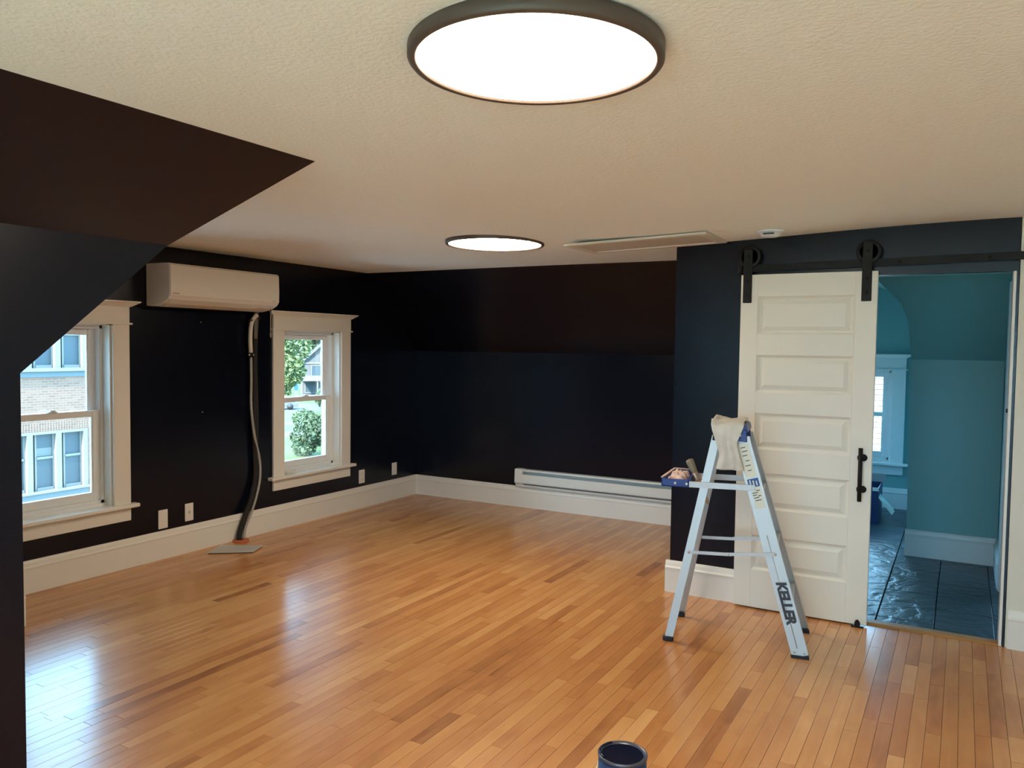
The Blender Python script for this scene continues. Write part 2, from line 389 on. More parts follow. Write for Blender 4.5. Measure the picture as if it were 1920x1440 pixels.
# ------------------------------------------------------------------ windows
def window(name, pos, hole, label, sill_item=False, axis='x', s=-1, trimm='trim', sashm='sash', left_casing=True):
    """double hung window in wall plane axis=pos; s = outward sign. a = along wall, z up, d = depth outward (+) / into room (-)"""
    a0, a1, z0, z1 = hole
    e = struct(empty(name, (pos, a0, z0) if axis == 'x' else (a0, pos, z0)), label, 'window')
    def P(d, a, z): return (s * d, a - a0, z - z0) if axis == 'x' else (a - a0, s * d, z - z0)
    def bx(nm, d0, d1, aa0, aa1, zz0, zz1, m, par=None, bev=0.0):
        return MB().box(P(d0, aa0, zz0), P(d1, aa1, zz1)).build(nm, m, par or e, bev)
    cw = 0.118
    bx('side_casing', -0.022, 0, a0 - cw, a0 + 0.004, z0 - 0.01, z1, trimm, None, 0.003)
    bx('side_casing', -0.022, 0, a1 - 0.004, a1 + cw, z0 - 0.01, z1, trimm, None, 0.003)
    bx('head_casing', -0.024, 0, a0 - cw, a1 + cw, z1 - 0.004, z1 + 0.118, trimm, None, 0.002)
    bx('bead', -0.034, 0, a0 - cw - 0.014, a1 + cw + 0.014, z1 - 0.008, z1 + 0.004, trimm)
    mb = MB(); L = (a0 - cw - 0.006, a1 + cw + 0.006)
    c0, c1 = z1 + 0.112, z1 + 0.150
    poly = [(0, c0), (-0.030, c0), (-0.045, c0 + 0.02), (-0.062, c1 - 0.008), (-0.062, c1), (0, c1)]
    vs = [P(d, L[0] + (d * 0.9 if d < -0.03 else 0), z) for d, z in poly] + [P(d, L[1] - (d * 0.9 if d < -0.03 else 0), z) for d, z in poly]
    n = len(poly); mb.add(vs, [(i, (i+1) % n, n + (i+1) % n, n + i) for i in range(n)] + [tuple(range(n)), tuple(range(n, 2*n))]); mb.build('crown_cap', trimm, e)
    bx('stool', -0.060, 0.09, a0 - cw - 0.045, a1 + cw + 0.045, z0 - 0.032, z0 - 0.006, trimm, None, 0.006)
    bx('apron', -0.022, 0, a0 - cw, a1 + cw, z0 - 0.122, z0 - 0.032, trimm, None, 0.003)
    # jamb box
    bx('jamb', 0.0, 0.21, a0 - 0.001, a0 + 0.016, z0 - 0.006, z1, trimm); bx('jamb', 0.0, 0.21, a1 - 0.016, a1 + 0.001, z0 - 0.006, z1, trimm)
    bx('head_jamb', 0.0, 0.21, a0, a1, z1 - 0.016, z1 + 0.001, trimm); bx('sub_sill', 0.05, 0.23, a0, a1, z0 - 0.05, z0 + 0.012, sashm)
    # vinyl insert frame
    fi = 0.04
    for nm, q in (('frame_stile', (a0 + 0.014, a0 + fi, z0 + 0.01, z1 - 0.014)), ('frame_stile', (a1 - fi, a1 - 0.014, z0 + 0.01, z1 - 0.014)), ('frame_head', (a0 + 0.014, a1 - 0.014, z1 - fi, z1 - 0.014)), ('frame_sill', (a0 + 0.014, a1 - 0.014, z0 + 0.008, z0 + 0.035))):
        bx(nm, 0.075, 0.165, *q, sashm, None, 0.003)
    zm = z0 + 0.505 * (z1 - z0)
    def sash(nm, d, zz0, zz1, bot):
        b0, b1 = a0 + fi - 0.004, a1 - fi + 0.004; st, tp = 0.050, 0.042
        mb = MB()
        mb.box(P(d, b0, zz0), P(d + 0.036, b0 + st, zz1)); mb.box(P(d, b1 - st, zz0), P(d + 0.036, b1, zz1))
        mb.box(P(d, b0 + st, zz0), P(d + 0.036, b1 - st, zz0 + bot)); mb.box(P(d, b0 + st, zz1 - tp), P(d + 0.036, b1 - st, zz1))
        o = mb.build(nm, sashm, e, 0.003)
        bx('glazing_bead', d + 0.006, d + 0.022, b0 + st, b0 + st + 0.008, zz0 + bot, zz1 - tp, sashm, o); bx('glazing_bead', d + 0.006, d + 0.022, b1 - st - 0.008, b1 - st, zz0 + bot, zz1 - tp, sashm, o)
        MB().box(P(d + 0.016, b0 + st - 0.004, zz0 + bot - 0.004), P(d + 0.020, b1 - st + 0.004, zz1 - tp + 0.004)).build('pane', 'glass', o)
        return o
    sash('upper_sash', 0.122, zm - 0.02, z1 - fi, 0.042)
    sash('lower_sash', 0.082, z0 + 0.035, zm + 0.022, 0.056)
    am = (a0 + a1) / 2
    mb = MB(); mb.box(P(0.070, am - 0.03, zm + 0.022), P(0.10, am + 0.03, zm + 0.030)); mb.box(P(0.078, am - 0.012, zm + 0.030), P(0.098, am + 0.022, zm + 0.040)); mb.build('sash_lock', sashm, e, 0.003)
    return e
window('window_1', XW, WIN1, 'double-hung window cut off by the dark corner, facing the brick building')
window('window_2', XW, WIN2, 'double-hung window under the air conditioner end, facing trees and a lawn')
for i, h in enumerate(RW_): window('window_%d' % (i + 4), YR, h, ['first', 'middle', 'last'][i] + ' of three unseen double-hung windows added behind the camera for daylight', axis='y', s=-1)  # unseen windows, added to brighten the room from behind
portal((XW - 0.2, 2.955, 1.06), (1, 0, 0), 0.71, 1.22); portal((XW - 0.2, 5.2, 1.06), (1, 0, 0), 0.71, 1.22)
for h in RW_: portal(((h[0] + h[1]) / 2, YR - 0.19, 1.275), (0, 1, 0), 1.2, 1.45)

# ------------------------------------------------------------------ floor
floor_bounds = (XW, WR, YR, YB)
fl = MB(); fl.box((XW - 0.2, YR - 0.2, -0.14), (DX0 + 0.02, YB + 0.05, -0.022)); fl.box((DX0 + 0.02, YR - 0.2, -0.14), (WR + 0.1, YD + 0.0, -0.022))
floor = struct(fl.build('floor', 'subfloor'), 'varnished orange-brown hardwood strip floor', 'floor')
BWD = 0.0585
def proj(p):
    d = RW.transposed() @ (Vector(p) - Vector((0, 0, EYE)))
    return (CX + FPX * d.x / d.z, CY + FPX * d.y / d.z, d.z)
planks = []
x = XW + 0.004
rr = random.Random(5)
while x < WR - 0.01:
    yend = YB if x + BWD * 0.5 < DX0 else YD
    y = (P3[1] if x < WX - BWD else YR) - rr.uniform(0, 0.8)
    ymin = P3[1] if x < WX - BWD else YR
    while y < yend - 0.002:
        ln = rr.choice((0.25, 0.35, 0.45, 0.6, 0.75, 0.9, 1.2)) * rr.uniform(0.85, 1.15)
        y1 = min(y + ln, yend)
        if yend - y1 < 0.12: y1 = yend
        if y1 > ymin:
            y0 = max(y, ymin)
            planks.append((x, y0, min(x + BWD, WR), y1, (min(1, max(0, rr.gauss(0.44, 0.14))), rr.random(), rr.random())))
        y = y1
    x += BWD
def plank_mesh(items, name):
    vs, fs, tn = [], [], []
    for (x0, y0, x1, y1, t) in items:
        g = 0.0007; o = len(vs); b = 0.0003; zt = rr.uniform(-0.0005, 0.0002)
        x0 += g; x1 -= g; y0 += g; y1 -= g
        vs += [(x0, y0, -0.02), (x1, y0, -0.02), (x1, y1, -0.02), (x0, y1, -0.02), (x0, y0, zt - b), (x1, y0, zt - b), (x1, y1, zt - b), (x0, y1, zt - b), (x0 + b, y0 + b, zt), (x1 - b, y0 + b, zt), (x1 - b, y1 - b, zt), (x0 + b, y1 - b, zt)]
        fs += [tuple(o + i for i in f) for f in ((8, 9, 10, 11), (4, 5, 9, 8), (5, 6, 10, 9), (6, 7, 11, 10), (7, 4, 8, 11), (0, 1, 5, 4), (1, 2, 6, 5), (2, 3, 7, 6), (3, 0, 4, 7))]
        tn += [t] * 9
    me = bpy.data.meshes.new(name); me.from_pydata(vs, [], fs); me.update()
    at = me.attributes.new('tone', 'FLOAT_VECTOR', 'FACE'); at.data.foreach_set('vector', [c for t in tn for c in t])
    me.materials.append(MAT['wood']); return me
def seen_size(pk):
    x0, y0, x1, y1, t = pk
    pts = []
    for (xx, yy) in ((x0, y0), (x1, y0), (x1, y1), (x0, y1)):
        p = proj((xx, yy, 0))
        if p[2] < 0.3: return 0
        pts.append((min(1920, max(0, p[0])), min(1440, max(0, p[1]))))
    ar = abs(sum(pts[i][0] * pts[(i+1) % 4][1] - pts[(i+1) % 4][0] * pts[i][1] for i in range(4))) / 2
    # hidden behind the near corner
    if (x0 < WX and (y0 + y1) / 2 < -x0 * 0.545): return 0
    return ar
order = sorted(planks, key=seen_size, reverse=True)
for pk in order[:300]:
    o = bpy.data.objects.new('plank', plank_mesh([pk], 'plank')); COL.objects.link(o); o.parent = floor
o = bpy.data.objects.new('floorboards', plank_mesh(order[300:], 'floorboards')); COL.objects.link(o); o.parent = floor; o['kind'] = 'stuff'

# teal room floor of slate tiles
tf = MB(); tf.box((DX0 + 0.05, YD + 0.05, -0.14), (1.3, 8.75, -0.012))
tfl = struct(tf.build('floor_tiled', 'grout'), 'dark slate tiled floor of the teal room', 'floor')
TW, TL = 0.296, 0.612
cols = [(-1.578, 5.37), (-1.282, 5.68), (-0.986, 5.37), (-0.690, 5.37), (-0.392, 5.682), (-0.095, 5.39), (0.200, 5.70), (0.496, 5.39)]
for ci, (x0, yj) in enumerate(cols):
    j0 = yj
    while j0 > YD + 0.085: j0 -= TL
    y = j0
    while y < 8.65:
        a, b = max(y, YD + 0.085), min(y + TL, 8.66)
        if b - a > 0.02 and not (x0 > -0.34 and a > YB):
            g = 0.0022; b = min(b, YB) if x0 > -0.34 else b
            mb = MB(); mb.box((x0 + g, a + g, -0.012), (min(x0 + TW, 1.28) - g, b - g, random.uniform(-0.0008, 0.0008))); mb.build('tile', 'slate', tfl, 0.002)
        y += TL
mb = MB(); mb.prism([(0, 0), (0.095, 0), (0.095, 0.004), (0.075, 0.010), (0.012, 0.010), (0, 0.002)], (OPX0, YD - 0.006, 0.0), (OPX1 + 0.005, YD - 0.006, 0.0), (0, 1, 0), (0, 0, 1))
thr = mb.build('trim_2', 'threshold_wood'); struct(thr, 'orange wooden threshold strip under the doorway', 'threshold')

# ------------------------------------------------------------------ baseboards
BPROF = [(0, 0), (0.020, 0), (0.020, 0.150), (0.024, 0.153), (0.024, 0.160), (0.017, 0.168), (0.013, 0.188), (0.008, 0.200), (0, 0.202)]
def baseboard(name, p0, p1, out, label, m='trim', prof=BPROF):
    mb = MB(); mb.prism(prof, (*p0, 0.0), (*p1, 0.0), (*out, 0), (0, 0, 1)); return struct(mb.build(name, m), label, 'baseboard')
baseboard('baseboard_left', (XW, P3[1]), (XW, YB), (1, 0), 'tall white baseboard under the two windows')
baseboard('baseboard_back', (XW, YB), (DX0 + 0.0, YB), (0, -1), 'tall white baseboard under the electric heater')
baseboard('baseboard_door', (DX0 - 0.0245, YD), (-0.60, YD), (0, -1), 'short white baseboard between wall corner and barn door')
baseboard('baseboard_side', (DX0, YD + 0.001), (DX0, YB), (-1, 0), 'white baseboard around the side of the door wall')
baseboard('baseboard_right', (DX1 + 0.012, YD), (WR, YD), (0, -1), 'white baseboard beyond the doorway')
baseboard('baseboard_stub', (-4.42, 2.394), (XW, 2.394), (0, 1), 'white baseboard end peeping past the dark corner')
baseboard('baseboard_stub_end', (-4.40, 1.9), (-4.40, 2.414), (1, 0), 'white baseboard return on the boxed wall end')
baseboard('baseboard_rear', (WX, YR), (WR, YR), (0, 1), 'white baseboard behind the camera')

# ------------------------------------------------------------------ teal room shell
AE = [(-0.335, YB, 0.0), (-0.345, YB, KN), (-0.357, bz(1.776), 1.776), (-0.373, bz(1.812), 1.812), (-0.398, bz(1.885), 1.885), (-0.447, bz(1.939), 1.939), (-0.496, bz(1.992), 1.992), (-0.544, bz(2.045), 2.045), (-0.60, bz(2.10), 2.10), (-0.70, bz(2.16), 2.16)]
mb = MB(); XR = 0.256
mb.add([(-0.335, YB, -0.05), (XR + 0.6, YB, -0.05), (XR + 0.6, YB, KN), AE[1]], [(0, 1, 2, 3)])
mb.add([(-0.335, YB + 0.08, -0.05), (XR + 0.6, YB + 0.08, -0.05), (XR + 0.6, YB + 0.08, KN), (-0.345, YB + 0.08, KN)], [(0, 1, 2, 3)])
up = AE[1:] + [(XR + 0.6, bz(2.16), 2.16), (XR + 0.6, YB, KN)]
mb.add(up, [tuple(range(len(up)))])
struct(mb.build('wall_teal_knee', 'teal'), 'muted teal wall and slope facing the doorway', 'wall')
mb = MB(); mb.box((XR, 5.95, -0.05), (XR + 0.1, YB + 0.05, 2.2)); mb.box((1.25, YD + TH, -0.05), (1.3, YB + 0.2, 2.2)); struct(mb.build('wall_teal_right', 'teal'), 'teal side wall beyond the doorway', 'wall')
# dormer: side wall, arched ceiling, end wall with window
dm = MB(); XL = -1.55
arch = [(-0.335, 0.0)] + [(a[0], a[2]) for a in AE[1:]] + [(-0.85, 2.19), (-1.05, 2.19)]
arch += [(-1.9 - a, z) for a, z in reversed(arch[2:-2])]
n = len(arch)
dm.add([(a, YB - 0.0 if z < KN else bz(z), z) for a, z in arch] + [(a, 8.66, z) for a, z in arch], [(i, i + 1, n + i + 1, n + i) for i in range(n - 1)], True)
struct(dm.build('wall_dormer', 'teal'), 'bright teal arched dormer recess', 'wall')
mb = MB(); mb.box((DX0 + 0.05, YD + TH, 2.115), (1.3, 6.20, 2.15)); struct(mb.build('ceiling_teal', 'tealceil'), 'pale ceiling of the teal room', 'ceiling')
mb = MB(); mb.add([(-1.9 + 0.345, YB, KN), (DX0 + 0.07, YB, KN), (DX0 + 0.07, bz(2.16), 2.16), (-0.9, bz(2.16), 2.16), (-1.2, bz(2.16), 2.16), (-1.356, bz(2.045), 2.045), (-1.5, bz(1.9), 1.9)], [(0, 1, 2, 3, 4, 5, 6)]); mb.box((-1.585, YB, -0.05), (-1.565, YB + 0.05, KN))
struct(mb.build('wall_teal_left', 'teal'), 'teal wall hidden behind the barn door', 'wall')
CHK = (6.98, 8.48, 0.30, 1.66)
struct(wall_grid('x', -1.556, -0.12, (YB + 0.02, 8.66), (-0.1, 1.80), [CHK], 'wall_dormer_cheek', 'teal'), 'teal dormer cheek hidden behind the barn door', 'wall')
window('window_7', -1.556, CHK, 'dormer side window added for daylight, hidden behind the barn door', trimm='tealtrim', sashm='tealtrim')  # hidden extra window, added to light the dormer end wall
portal((-1.72, 7.73, 0.98), (1, 0, 0), 1.5, 1.36)
WIN3 = (-1.30, -0.600, 0.455, 1.372)
struct(wall_grid('y', 8.655, 0.2, (-1.75, -0.2), (-0.1, 2.35), [WIN3], 'wall_dormer_end', 'teal'), 'teal end wall of the dormer around its window', 'wall')
window('window_3', 8.655, WIN3, 'narrow bright double-hung window seen through the doorway', axis='y', s=1, trimm='tealtrim', sashm='tealtrim')
portal((-0.95, 8.84, 0.93), (0, -1, 0), 0.7, 0.92)
baseboard('baseboard_teal', (-0.345, YB), (XR, YB), (0, -1), 'white baseboard under the teal wall facing the doorway', 'tealtrim')
baseboard('baseboard_teal_right', (XR, 6.05), (XR, YB - 0.02), (-1, 0), 'white baseboard along the teal side wall', 'tealtrim')
baseboard('baseboard_dormer', (-1.5, 8.655), (-0.34, 8.655), (0, -1), 'white baseboard below the dormer window', 'tealtrim')
tc = struct(empty('trim_3', (XR, 5.94, 0)), 'white door casing standing inside the teal room', 'door trim')
box('casing_board', (-0.004, -0.012, 0.012), (0.12, 0.012, 2.03), 'tealtrim', tc, 0.003); box('casing_edge', (-0.016, 0.012, 0.012), (-0.002, 0.13, 2.00), 'tealtrim', tc, 0.003)

# ------------------------------------------------------------------ barn door, track, hangers
DXL, DXR, DYF, DYB_, DZ0, DZ1 = -1.166, -0.424, YD - 0.070, YD - 0.034, 0.010, 1.990
d1 = tag(empty('door_1', (DXL, DYF, DZ0)), 'cream five-panel sliding barn door hung from the black track', 'door', None, 'structure')
def dp(x, d, z): return (x - DXL, d, z - DZ0)
pan = [(1.638, 1.862), (1.296, 1.519), (0.960, 1.176), (0.606, 0.822), (0.238, 0.448)]
PX0, PX1 = -1.066, -0.538
dth = DYB_ - DYF
box('stile', dp(DXL, 0, DZ0), dp(PX0, dth, DZ1), 'doorpaint', d1, 0.002); box('stile', dp(PX1, 0, DZ0), dp(DXR, dth, DZ1), 'doorpaint', d1, 0.002)
edges = [DZ1] + [v for p_ in pan for v in (p_[1], p_[0])] + [DZ0]
for i in range(0, len(edges), 2): box('cross_rail', dp(PX0, 0.0004, edges[i+1]), dp(PX1, dth, edges[i]), 'doorpaint', d1)
for z0, z1 in pan:
    mb = MB(); w0 = [(PX0, 0.0), (PX0 + 0.016, 0.011), (PX0 + 0.022, 0.011), (PX0 + 0.046, 0.003)]
    rings = []
    for inset, dep in ((0, 0.0), (0.014, 0.012), (0.022, 0.012), (0.046, 0.003)):
        rings.append([dp(PX0 + inset, dep, z0 + inset), dp(PX1 - inset, dep, z0 + inset), dp(PX1 - inset, dep, z1 - inset), dp(PX0 + inset, dep, z1 - inset)])
    vs = [v for r_ in rings for v in r_]; fs = [(i*4+k, i*4+(k+1) % 4, (i+1)*4+(k+1) % 4, (i+1)*4+k) for i in range(3) for k in range(4)] + [(12, 13, 14, 15)]
    vs += [dp(PX0, dth, z0), dp(PX1, dth, z0), dp(PX1, dth, z1), dp(PX0, dth, z1)]; fs += [(19, 18, 17, 16)] + [(k, (k+1) % 4, 16 + (k+1) % 4, 16 + k) for k in range(4)]
    mb.add(vs, fs); mb.build('raised_panel', 'doorpaint', d1)
# pull handle
hx = -0.478
mb = MB(); mb.tube([dp(hx, -0.045, 0.715), dp(hx, -0.045, 1.012)], 0.0115, 14); h_ = mb.build('pull_handle', 'black_metal', d1)
for z in (0.778, 0.955):
    mb = MB(); Mx = Matrix.Translation(dp(hx, -0.045, z)) @ Matrix.Rotation(-PI / 2, 4, 'X'); mb.lathe([(0.0, -0.004), (0.0155, -0.002), (0.0165, 0.012), (0.0155, 0.022), (0.010, 0.024), (0.010, 0.040), (0.021, 0.040), (0.021, 0.0450), (0, 0.0452)], 18, Mx); mb.build('handle_post', 'black_metal', h_)
    mb = MB(); Mx = Matrix.Translation(dp(hx + 0.012, -0.010, z)) @ Matrix.Rotation(-PI / 2, 4, 'X'); mb.lathe([(0, 0), (0.018, 0.001), (0.020, 0.006), (0.020, 0.010), (0, 0.010)], 18, Mx); mb.build('rose', 'black_metal', h_)
for hx_, ztop in ((-1.128, 2.140), (-0.480, 2.150)):
    hg = MB().box(dp(hx_ - 0.026, -0.006, 1.824), dp(hx_ + 0.026, 0.0, ztop)).build('hanger_strap', 'black_metal', d1, 0.003)
    MB().add([], []); mb = MB()
    Mx = Matrix.Translation(dp(hx_ + 0.004, 0.022, 2.098)) @ Matrix.Rotation(-PI / 2, 4, 'X')
    ro, ri = 0.062, 0.047
    mb.lathe([(ri, -0.012), (ro, -0.012), (ro + 0.004, -0.009), (ro - 0.004, 0), (ro + 0.004, 0.009), (ro, 0.012), (ri, 0.012), (ri, -0.012)], 36, Mx)
    for k in range(6):
        a = k * PI / 3 + 0.3; mb.bar(Mx @ Vector((0, 0, 0)), Mx @ Vector((ri * 1.03 * math.cos(a), ri * 1.03 * math.sin(a), 0)), 0.008, 0.010, Mx.to_3x3() @ Vector((0, 0, 1)))
    mb.lathe([(0, -0.013), (0.014, -0.013), (0.014, 0.013), (0, 0.013)], 18, Mx); mb.build('roller_wheel', 'black_metal', hg)
    for z in (1.95, 2.098, 1.87):
        mb = MB(); Mx2 = Matrix.Translation(dp(hx_, -0.006, z)) @ Matrix.Rotation(PI / 2, 4, 'X'); mb.lathe([(0.009, 0), (0.009, 0.003), (0.006, 0.006), (0, 0.0065)], 10, Mx2); mb.build('bolt', 'black_metal', hg)
rl = tag(empty('barn_door_track', (-1.20, YD - 0.03, 2.03)), 'long black flat steel track above the doorway', 'door track')
tilt = 0.0125
mb = MB(); L_ = 1.95; mb.add([(0, -0.004, -0.021), (L_, -0.004, -0.021 + L_ * tilt), (L_, 0.004, -0.021 + L_ * tilt), (0, 0.004, -0.021), (0, -0.004, 0.021), (L_, -0.004, 0.021 + L_ * tilt), (L_, 0.004, 0.021 + L_ * tilt), (0, 0.004, 0.021)], [(0,3,2,1),(4,5,6,7),(0,1,5,4),(1,2,6,5),(2,3,7,6),(3,0,4,7)]); mb.build('flat_bar', 'black_metal', rl)
for xx in (0.30, 0.88, 1.30, 1.75):
    Mx = Matrix.Translation((xx, -0.004, xx * tilt)) @ Matrix.Rotation(PI / 2, 4, 'X'); mb = MB(); mb.lathe([(0.009, 0), (0.009, 0.003), (0.006, 0.006), (0, 0.0065)], 10, Mx); mb.build('track_bolt', 'black_metal', rl)
    Mx = Matrix.Translation((xx, 0.030, xx * tilt)) @ Matrix.Rotation(PI / 2, 4, 'X'); mb = MB(); mb.lathe([(0.011, 0), (0.011, 0.026)], 12, Mx); mb.build('spacer', 'black_metal', rl)
mb = MB(); mb.box((0.008, -0.022, -0.03), (0.035, 0.0, 0.045)); mb.build('end_stop', 'black_metal', rl, 0.004)
gd = tag(empty('door_floor_guide', (-0.470, DYF - 0.012, 0)), 'small black floor guide under the barn door edge', 'door guide')
mb = MB(); mb.box((-0.032, -0.014, 0), (0.032, 0.010, 0.006)); mb.build('foot_plate', 'black_metal', gd, 0.002); mb = MB(); mb.box((-0.014, -0.008, 0.006), (0.014, 0.008, 0.030)); mb.lathe([(0.010, 0.03), (0.011, 0.036), (0.0, 0.044)], 12); mb.build('roller_post', 'black_metal', gd, 0.002)

# ------------------------------------------------------------------ ceiling fixtures
def disc_light(cx, cy, zb, ro, th, tiltx, label):
    e = tag(empty('ceiling_light', (cx, cy, zb)), label, 'ceiling light', 'flush round ceiling lights'); e.rotation_euler = (tiltx, 0, 0)
    ri = ro - 0.020
    mb = MB(); mb.lathe([(ri, 0.012), (ri, 0.001), (ri + 0.003, -0.001), (ro - 0.004, -0.001), (ro, 0.004), (ro, th), (ri - 0.01, th)], 96); mb.build('rim', 'lamp_rim', e)
    mb = MB(); mb.lathe([(ri + 0.001, 0.006), (ri * 0.6, 0.0045), (0.0, 0.004)], 96); mb.build('diffuser', 'diffuser', e)
    return e
disc_light(-0.9095, 1.700, 2.219, 0.303, 0.036, math.radians(-1.0), 'large glowing round light nearest the camera, dark bronze rim')
disc_light(-2.632, 4.403, 2.194, 0.316, 0.034, math.radians(-0.8), 'glowing round light further into the room, dark bronze rim')
sm = tag(empty('smoke_detector', (-0.962, 4.615, zceil(-0.962, 4.615))), 'small round white smoke detector on the ceiling above the door', 'smoke detector')
mb = MB(); mb.lathe([(0, -0.036), (0.036, -0.036), (0.052, -0.030), (0.060, -0.012), (0.072, -0.010), (0.072, 0), (0, 0)], 32); mb.build('housing', 'detector', sm)
mb = MB(); mb.box((-0.028, -0.066, -0.026), (0.028, -0.046, -0.020)); mb.build('vent_slot', 'ink', sm)
ah = tag(empty('ceiling_hatch', (-1.705, 4.63, 2.176)), 'low rectangular attic hatch with a wide frame in the ceiling', 'attic hatch'); ah.rotation_euler = (math.radians(0.2), math.radians(-1.7), 0)
hw, hd = 0.44, 0.228
for nm, a, b in (('frame_board', (-hw, -hd), (hw, -hd + 0.055)), ('frame_board', (-hw, hd - 0.055), (hw, hd)), ('frame_board', (-hw, -hd + 0.0555), (-hw + 0.055, hd - 0.0555)), ('frame_board', (hw - 0.055, -hd + 0.0555), (hw, hd - 0.0555))):
    box(nm, (*a, 0), (*b, 0.014), 'hatch_frame', ah, 0.005)
box('hatch_panel', (-hw + 0.056, -hd + 0.056, 0.006), (hw - 0.056, hd - 0.056, 0.02), 'hatch_panel', ah)

# ------------------------------------------------------------------ mini split + line set
ac = tag(empty('air_conditioner', (XW + 0.002, 3.570, 1.800)), 'white wall-mounted split air conditioner between the windows', 'air conditioner')
AW = 0.992
prof = [(0, 0.0), (0.06, -0.004), (0.12, 0.004), (0.185, 0.020), (0.232, 0.044), (0.248, 0.068), (0.250, 0.14), (0.246, 0.276), (0.236, 0.288), (0.18, 0.290), (0, 0.290)]
mb = MB(); mb.prism(prof, (0, 0, 0), (0, AW, 0), (1, 0, 0), (0, 0, 1)); body = mb.build('housing', 'ac_white', ac, 0.006, 2)
mb = MB(); mb.prism([(0.248, 0.066), (0.254, 0.068), (0.256, 0.14), (0.252, 0.274), (0.246, 0.278)], (0, 0.004, 0), (0, AW - 0.004, 0), (1, 0, 0), (0, 0, 1)); mb.build('front_panel', 'ac_white', ac, 0.002)
mb = MB(); mb.prism([(0.130, 0.000), (0.190, 0.016), (0.240, 0.046), (0.243, 0.052), (0.236, 0.050), (0.186, 0.024), (0.128, 0.008)], (0, 0.03, -0.004), (0, AW - 0.19, -0.004), (1, 0, 0), (0, 0, 1)); mb.build('louvre', 'ac_white', ac, 0.002)
mb = MB(); mb.prism([(0.10, -0.006), (0.170, 0.010), (0.236, 0.043), (0.236, 0.048), (0.168, 0.018), (0.10, 0.0)], (0, AW - 0.188, -0.0015), (0, AW - 0.184, -0.0015), (1, 0, 0), (0, 0, 1)); mb.build('louvre_gap', 'ac_grey', ac)
text('lettering', 'DAIKIN', 'ac_grey', ac, basis((0.2562, 0.046, 0.082), (0, 1, 0), (0, 0, 1)), 0.016, 0.0004, 0.0004)
box('receiver_mark', (0.2545, AW - 0.075, 0.076), (0.2555, AW - 0.045, 0.081), 'ac_grey', ac)
def spline(pts, n=8):
    out = []
    P_ = [Vector(p) for p in pts]; P_ = [P_[0] * 2 - P_[1]] + P_ + [P_[-1] * 2 - P_[-2]]
    for i in range(1, len(P_) - 2):
        for k in range(n):
            t = k / n; a, b, c, d = P_[i-1:i+3]
            out.append(0.5 * ((2*b) + (c - a)*t + (2*a - 5*b + 4*c - d)*t*t + (3*b - a - 3*c + d)*t**3))
    out.append(P_[-2]); return out
lx = XW
ls = tag(empty('pipe_bundle', (lx, 4.33, 0)), 'pale hose strapped to black pipe, hanging from the air conditioner', 'pipes')
def H(y, z, d): return (d, y - 4.33, z)
mb = MB(); mb.tube(spline([H(4.505, 1.772, 0.070), H(4.482, 1.750, 0.062), H(4.458, 1.70, 0.055), H(4.452, 1.58, 0.050), H(4.462, 1.47, 0.045)]), 0.0165, 14); mb.build('upper_tube', 'hose_white', ls)
mb = MB(); mb.tube([H(4.460, 1.475, 0.046), H(4.463, 1.44, 0.045)], 0.019, 14); cl = mb.build('clamp', 'black_metal', ls)
for dy in (-0.021, 0.020):
    mb = MB(); mb.tube([H(4.463 + dy, 1.464, 0.050), H(4.463 + dy, 1.449, 0.050)], 0.007, 8); mb.build('clamp_screw', 'steel', cl)
mb = MB(); mb.tube(spline([H(4.463, 1.44, 0.045), H(4.470, 1.25, 0.040), H(4.468, 1.05, 0.040), H(4.496, 0.83, 0.042), H(4.552, 0.62, 0.040), H(4.555, 0.47, 0.042), H(4.515, 0.33, 0.048), H(4.452, 0.20, 0.055), H(4.385, 0.09, 0.062), H(4.362, 0.014, 0.075)]), 0.0105, 12); mb.build('lower_tube', 'hose_grey', ls)
mb = MB(); mb.tube([H(4.452, 1.735, 0.056), H(4.453, 1.725, 0.056)], 0.0185, 12); mb.build('cable_tie', 'ink', ls)
rf = ls
mb = MB(); mb.tube(spline([H(4.545, 1.768, 0.045), H(4.530, 1.70, 0.030), H(4.520, 1.45, 0.026), H(4.515, 1.10, 0.026), H(4.515, 0.75, 0.026), H(4.520, 0.50, 0.028), H(4.470, 0.33, 0.040), H(4.400, 0.20, 0.052), H(4.335, 0.08, 0.062), H(4.318, 0.012, 0.07)]), 0.021, 12); mb.build('foam_sleeve', 'foam_black', rf)
mb = MB(); mb.prism([(0.0, 0.0), (0.030, 0.0), (0.045, 0.22), (0.02, 0.225), (0.0, 0.2)], H(4.492, 1.585, 0.047), H(4.492, 1.585, 0.053), (0, 1, 0), (0, 0, 1)); mb.add([], []); mb.build('grey_flap', 'flap_grey', rf)
mb = MB(); mb.tube(spline([H(4.548, 1.70, 0.02), H(4.552, 1.3, 0.014), H(4.560, 0.9, 0.014), H(4.545, 0.5, 0.016)]), 0.006, 8); mb.build('control_cable', 'ink', rf)
co = tag(empty('pipe_collar', (lx + 0.07, 4.335, 0)), 'orange collar on the floor where the hose meets it', 'pipe collar')
mb = MB(); mb.lathe([(0.0, 0.0), (0.062, 0.0), (0.062, 0.010), (0.048, 0.013), (0, 0.013)], 20); mb.build('ring', 'orange', co)
pl = tag(empty('cover_plate', (-4.735, 4.100, 0)), 'loose pale cover plate lying on the floor by the hose', 'cover plate')
mb = MB()
q = [(-0.155, 0.055), (0.13, 0.205), (0.215, 0.035), (-0.045, -0.165)]
mb.add([(x_, y_, 0.004) for x_, y_ in q] + [(x_, y_, 0.0095) for x_, y_ in q], [(3, 2, 1, 0), (4, 5, 6, 7), (0, 1, 5, 4), (1, 2, 6, 5), (2, 3, 7, 6), (3, 0, 4, 7)])
mb.build('sheet', 'plate_grey', pl, 0.002)
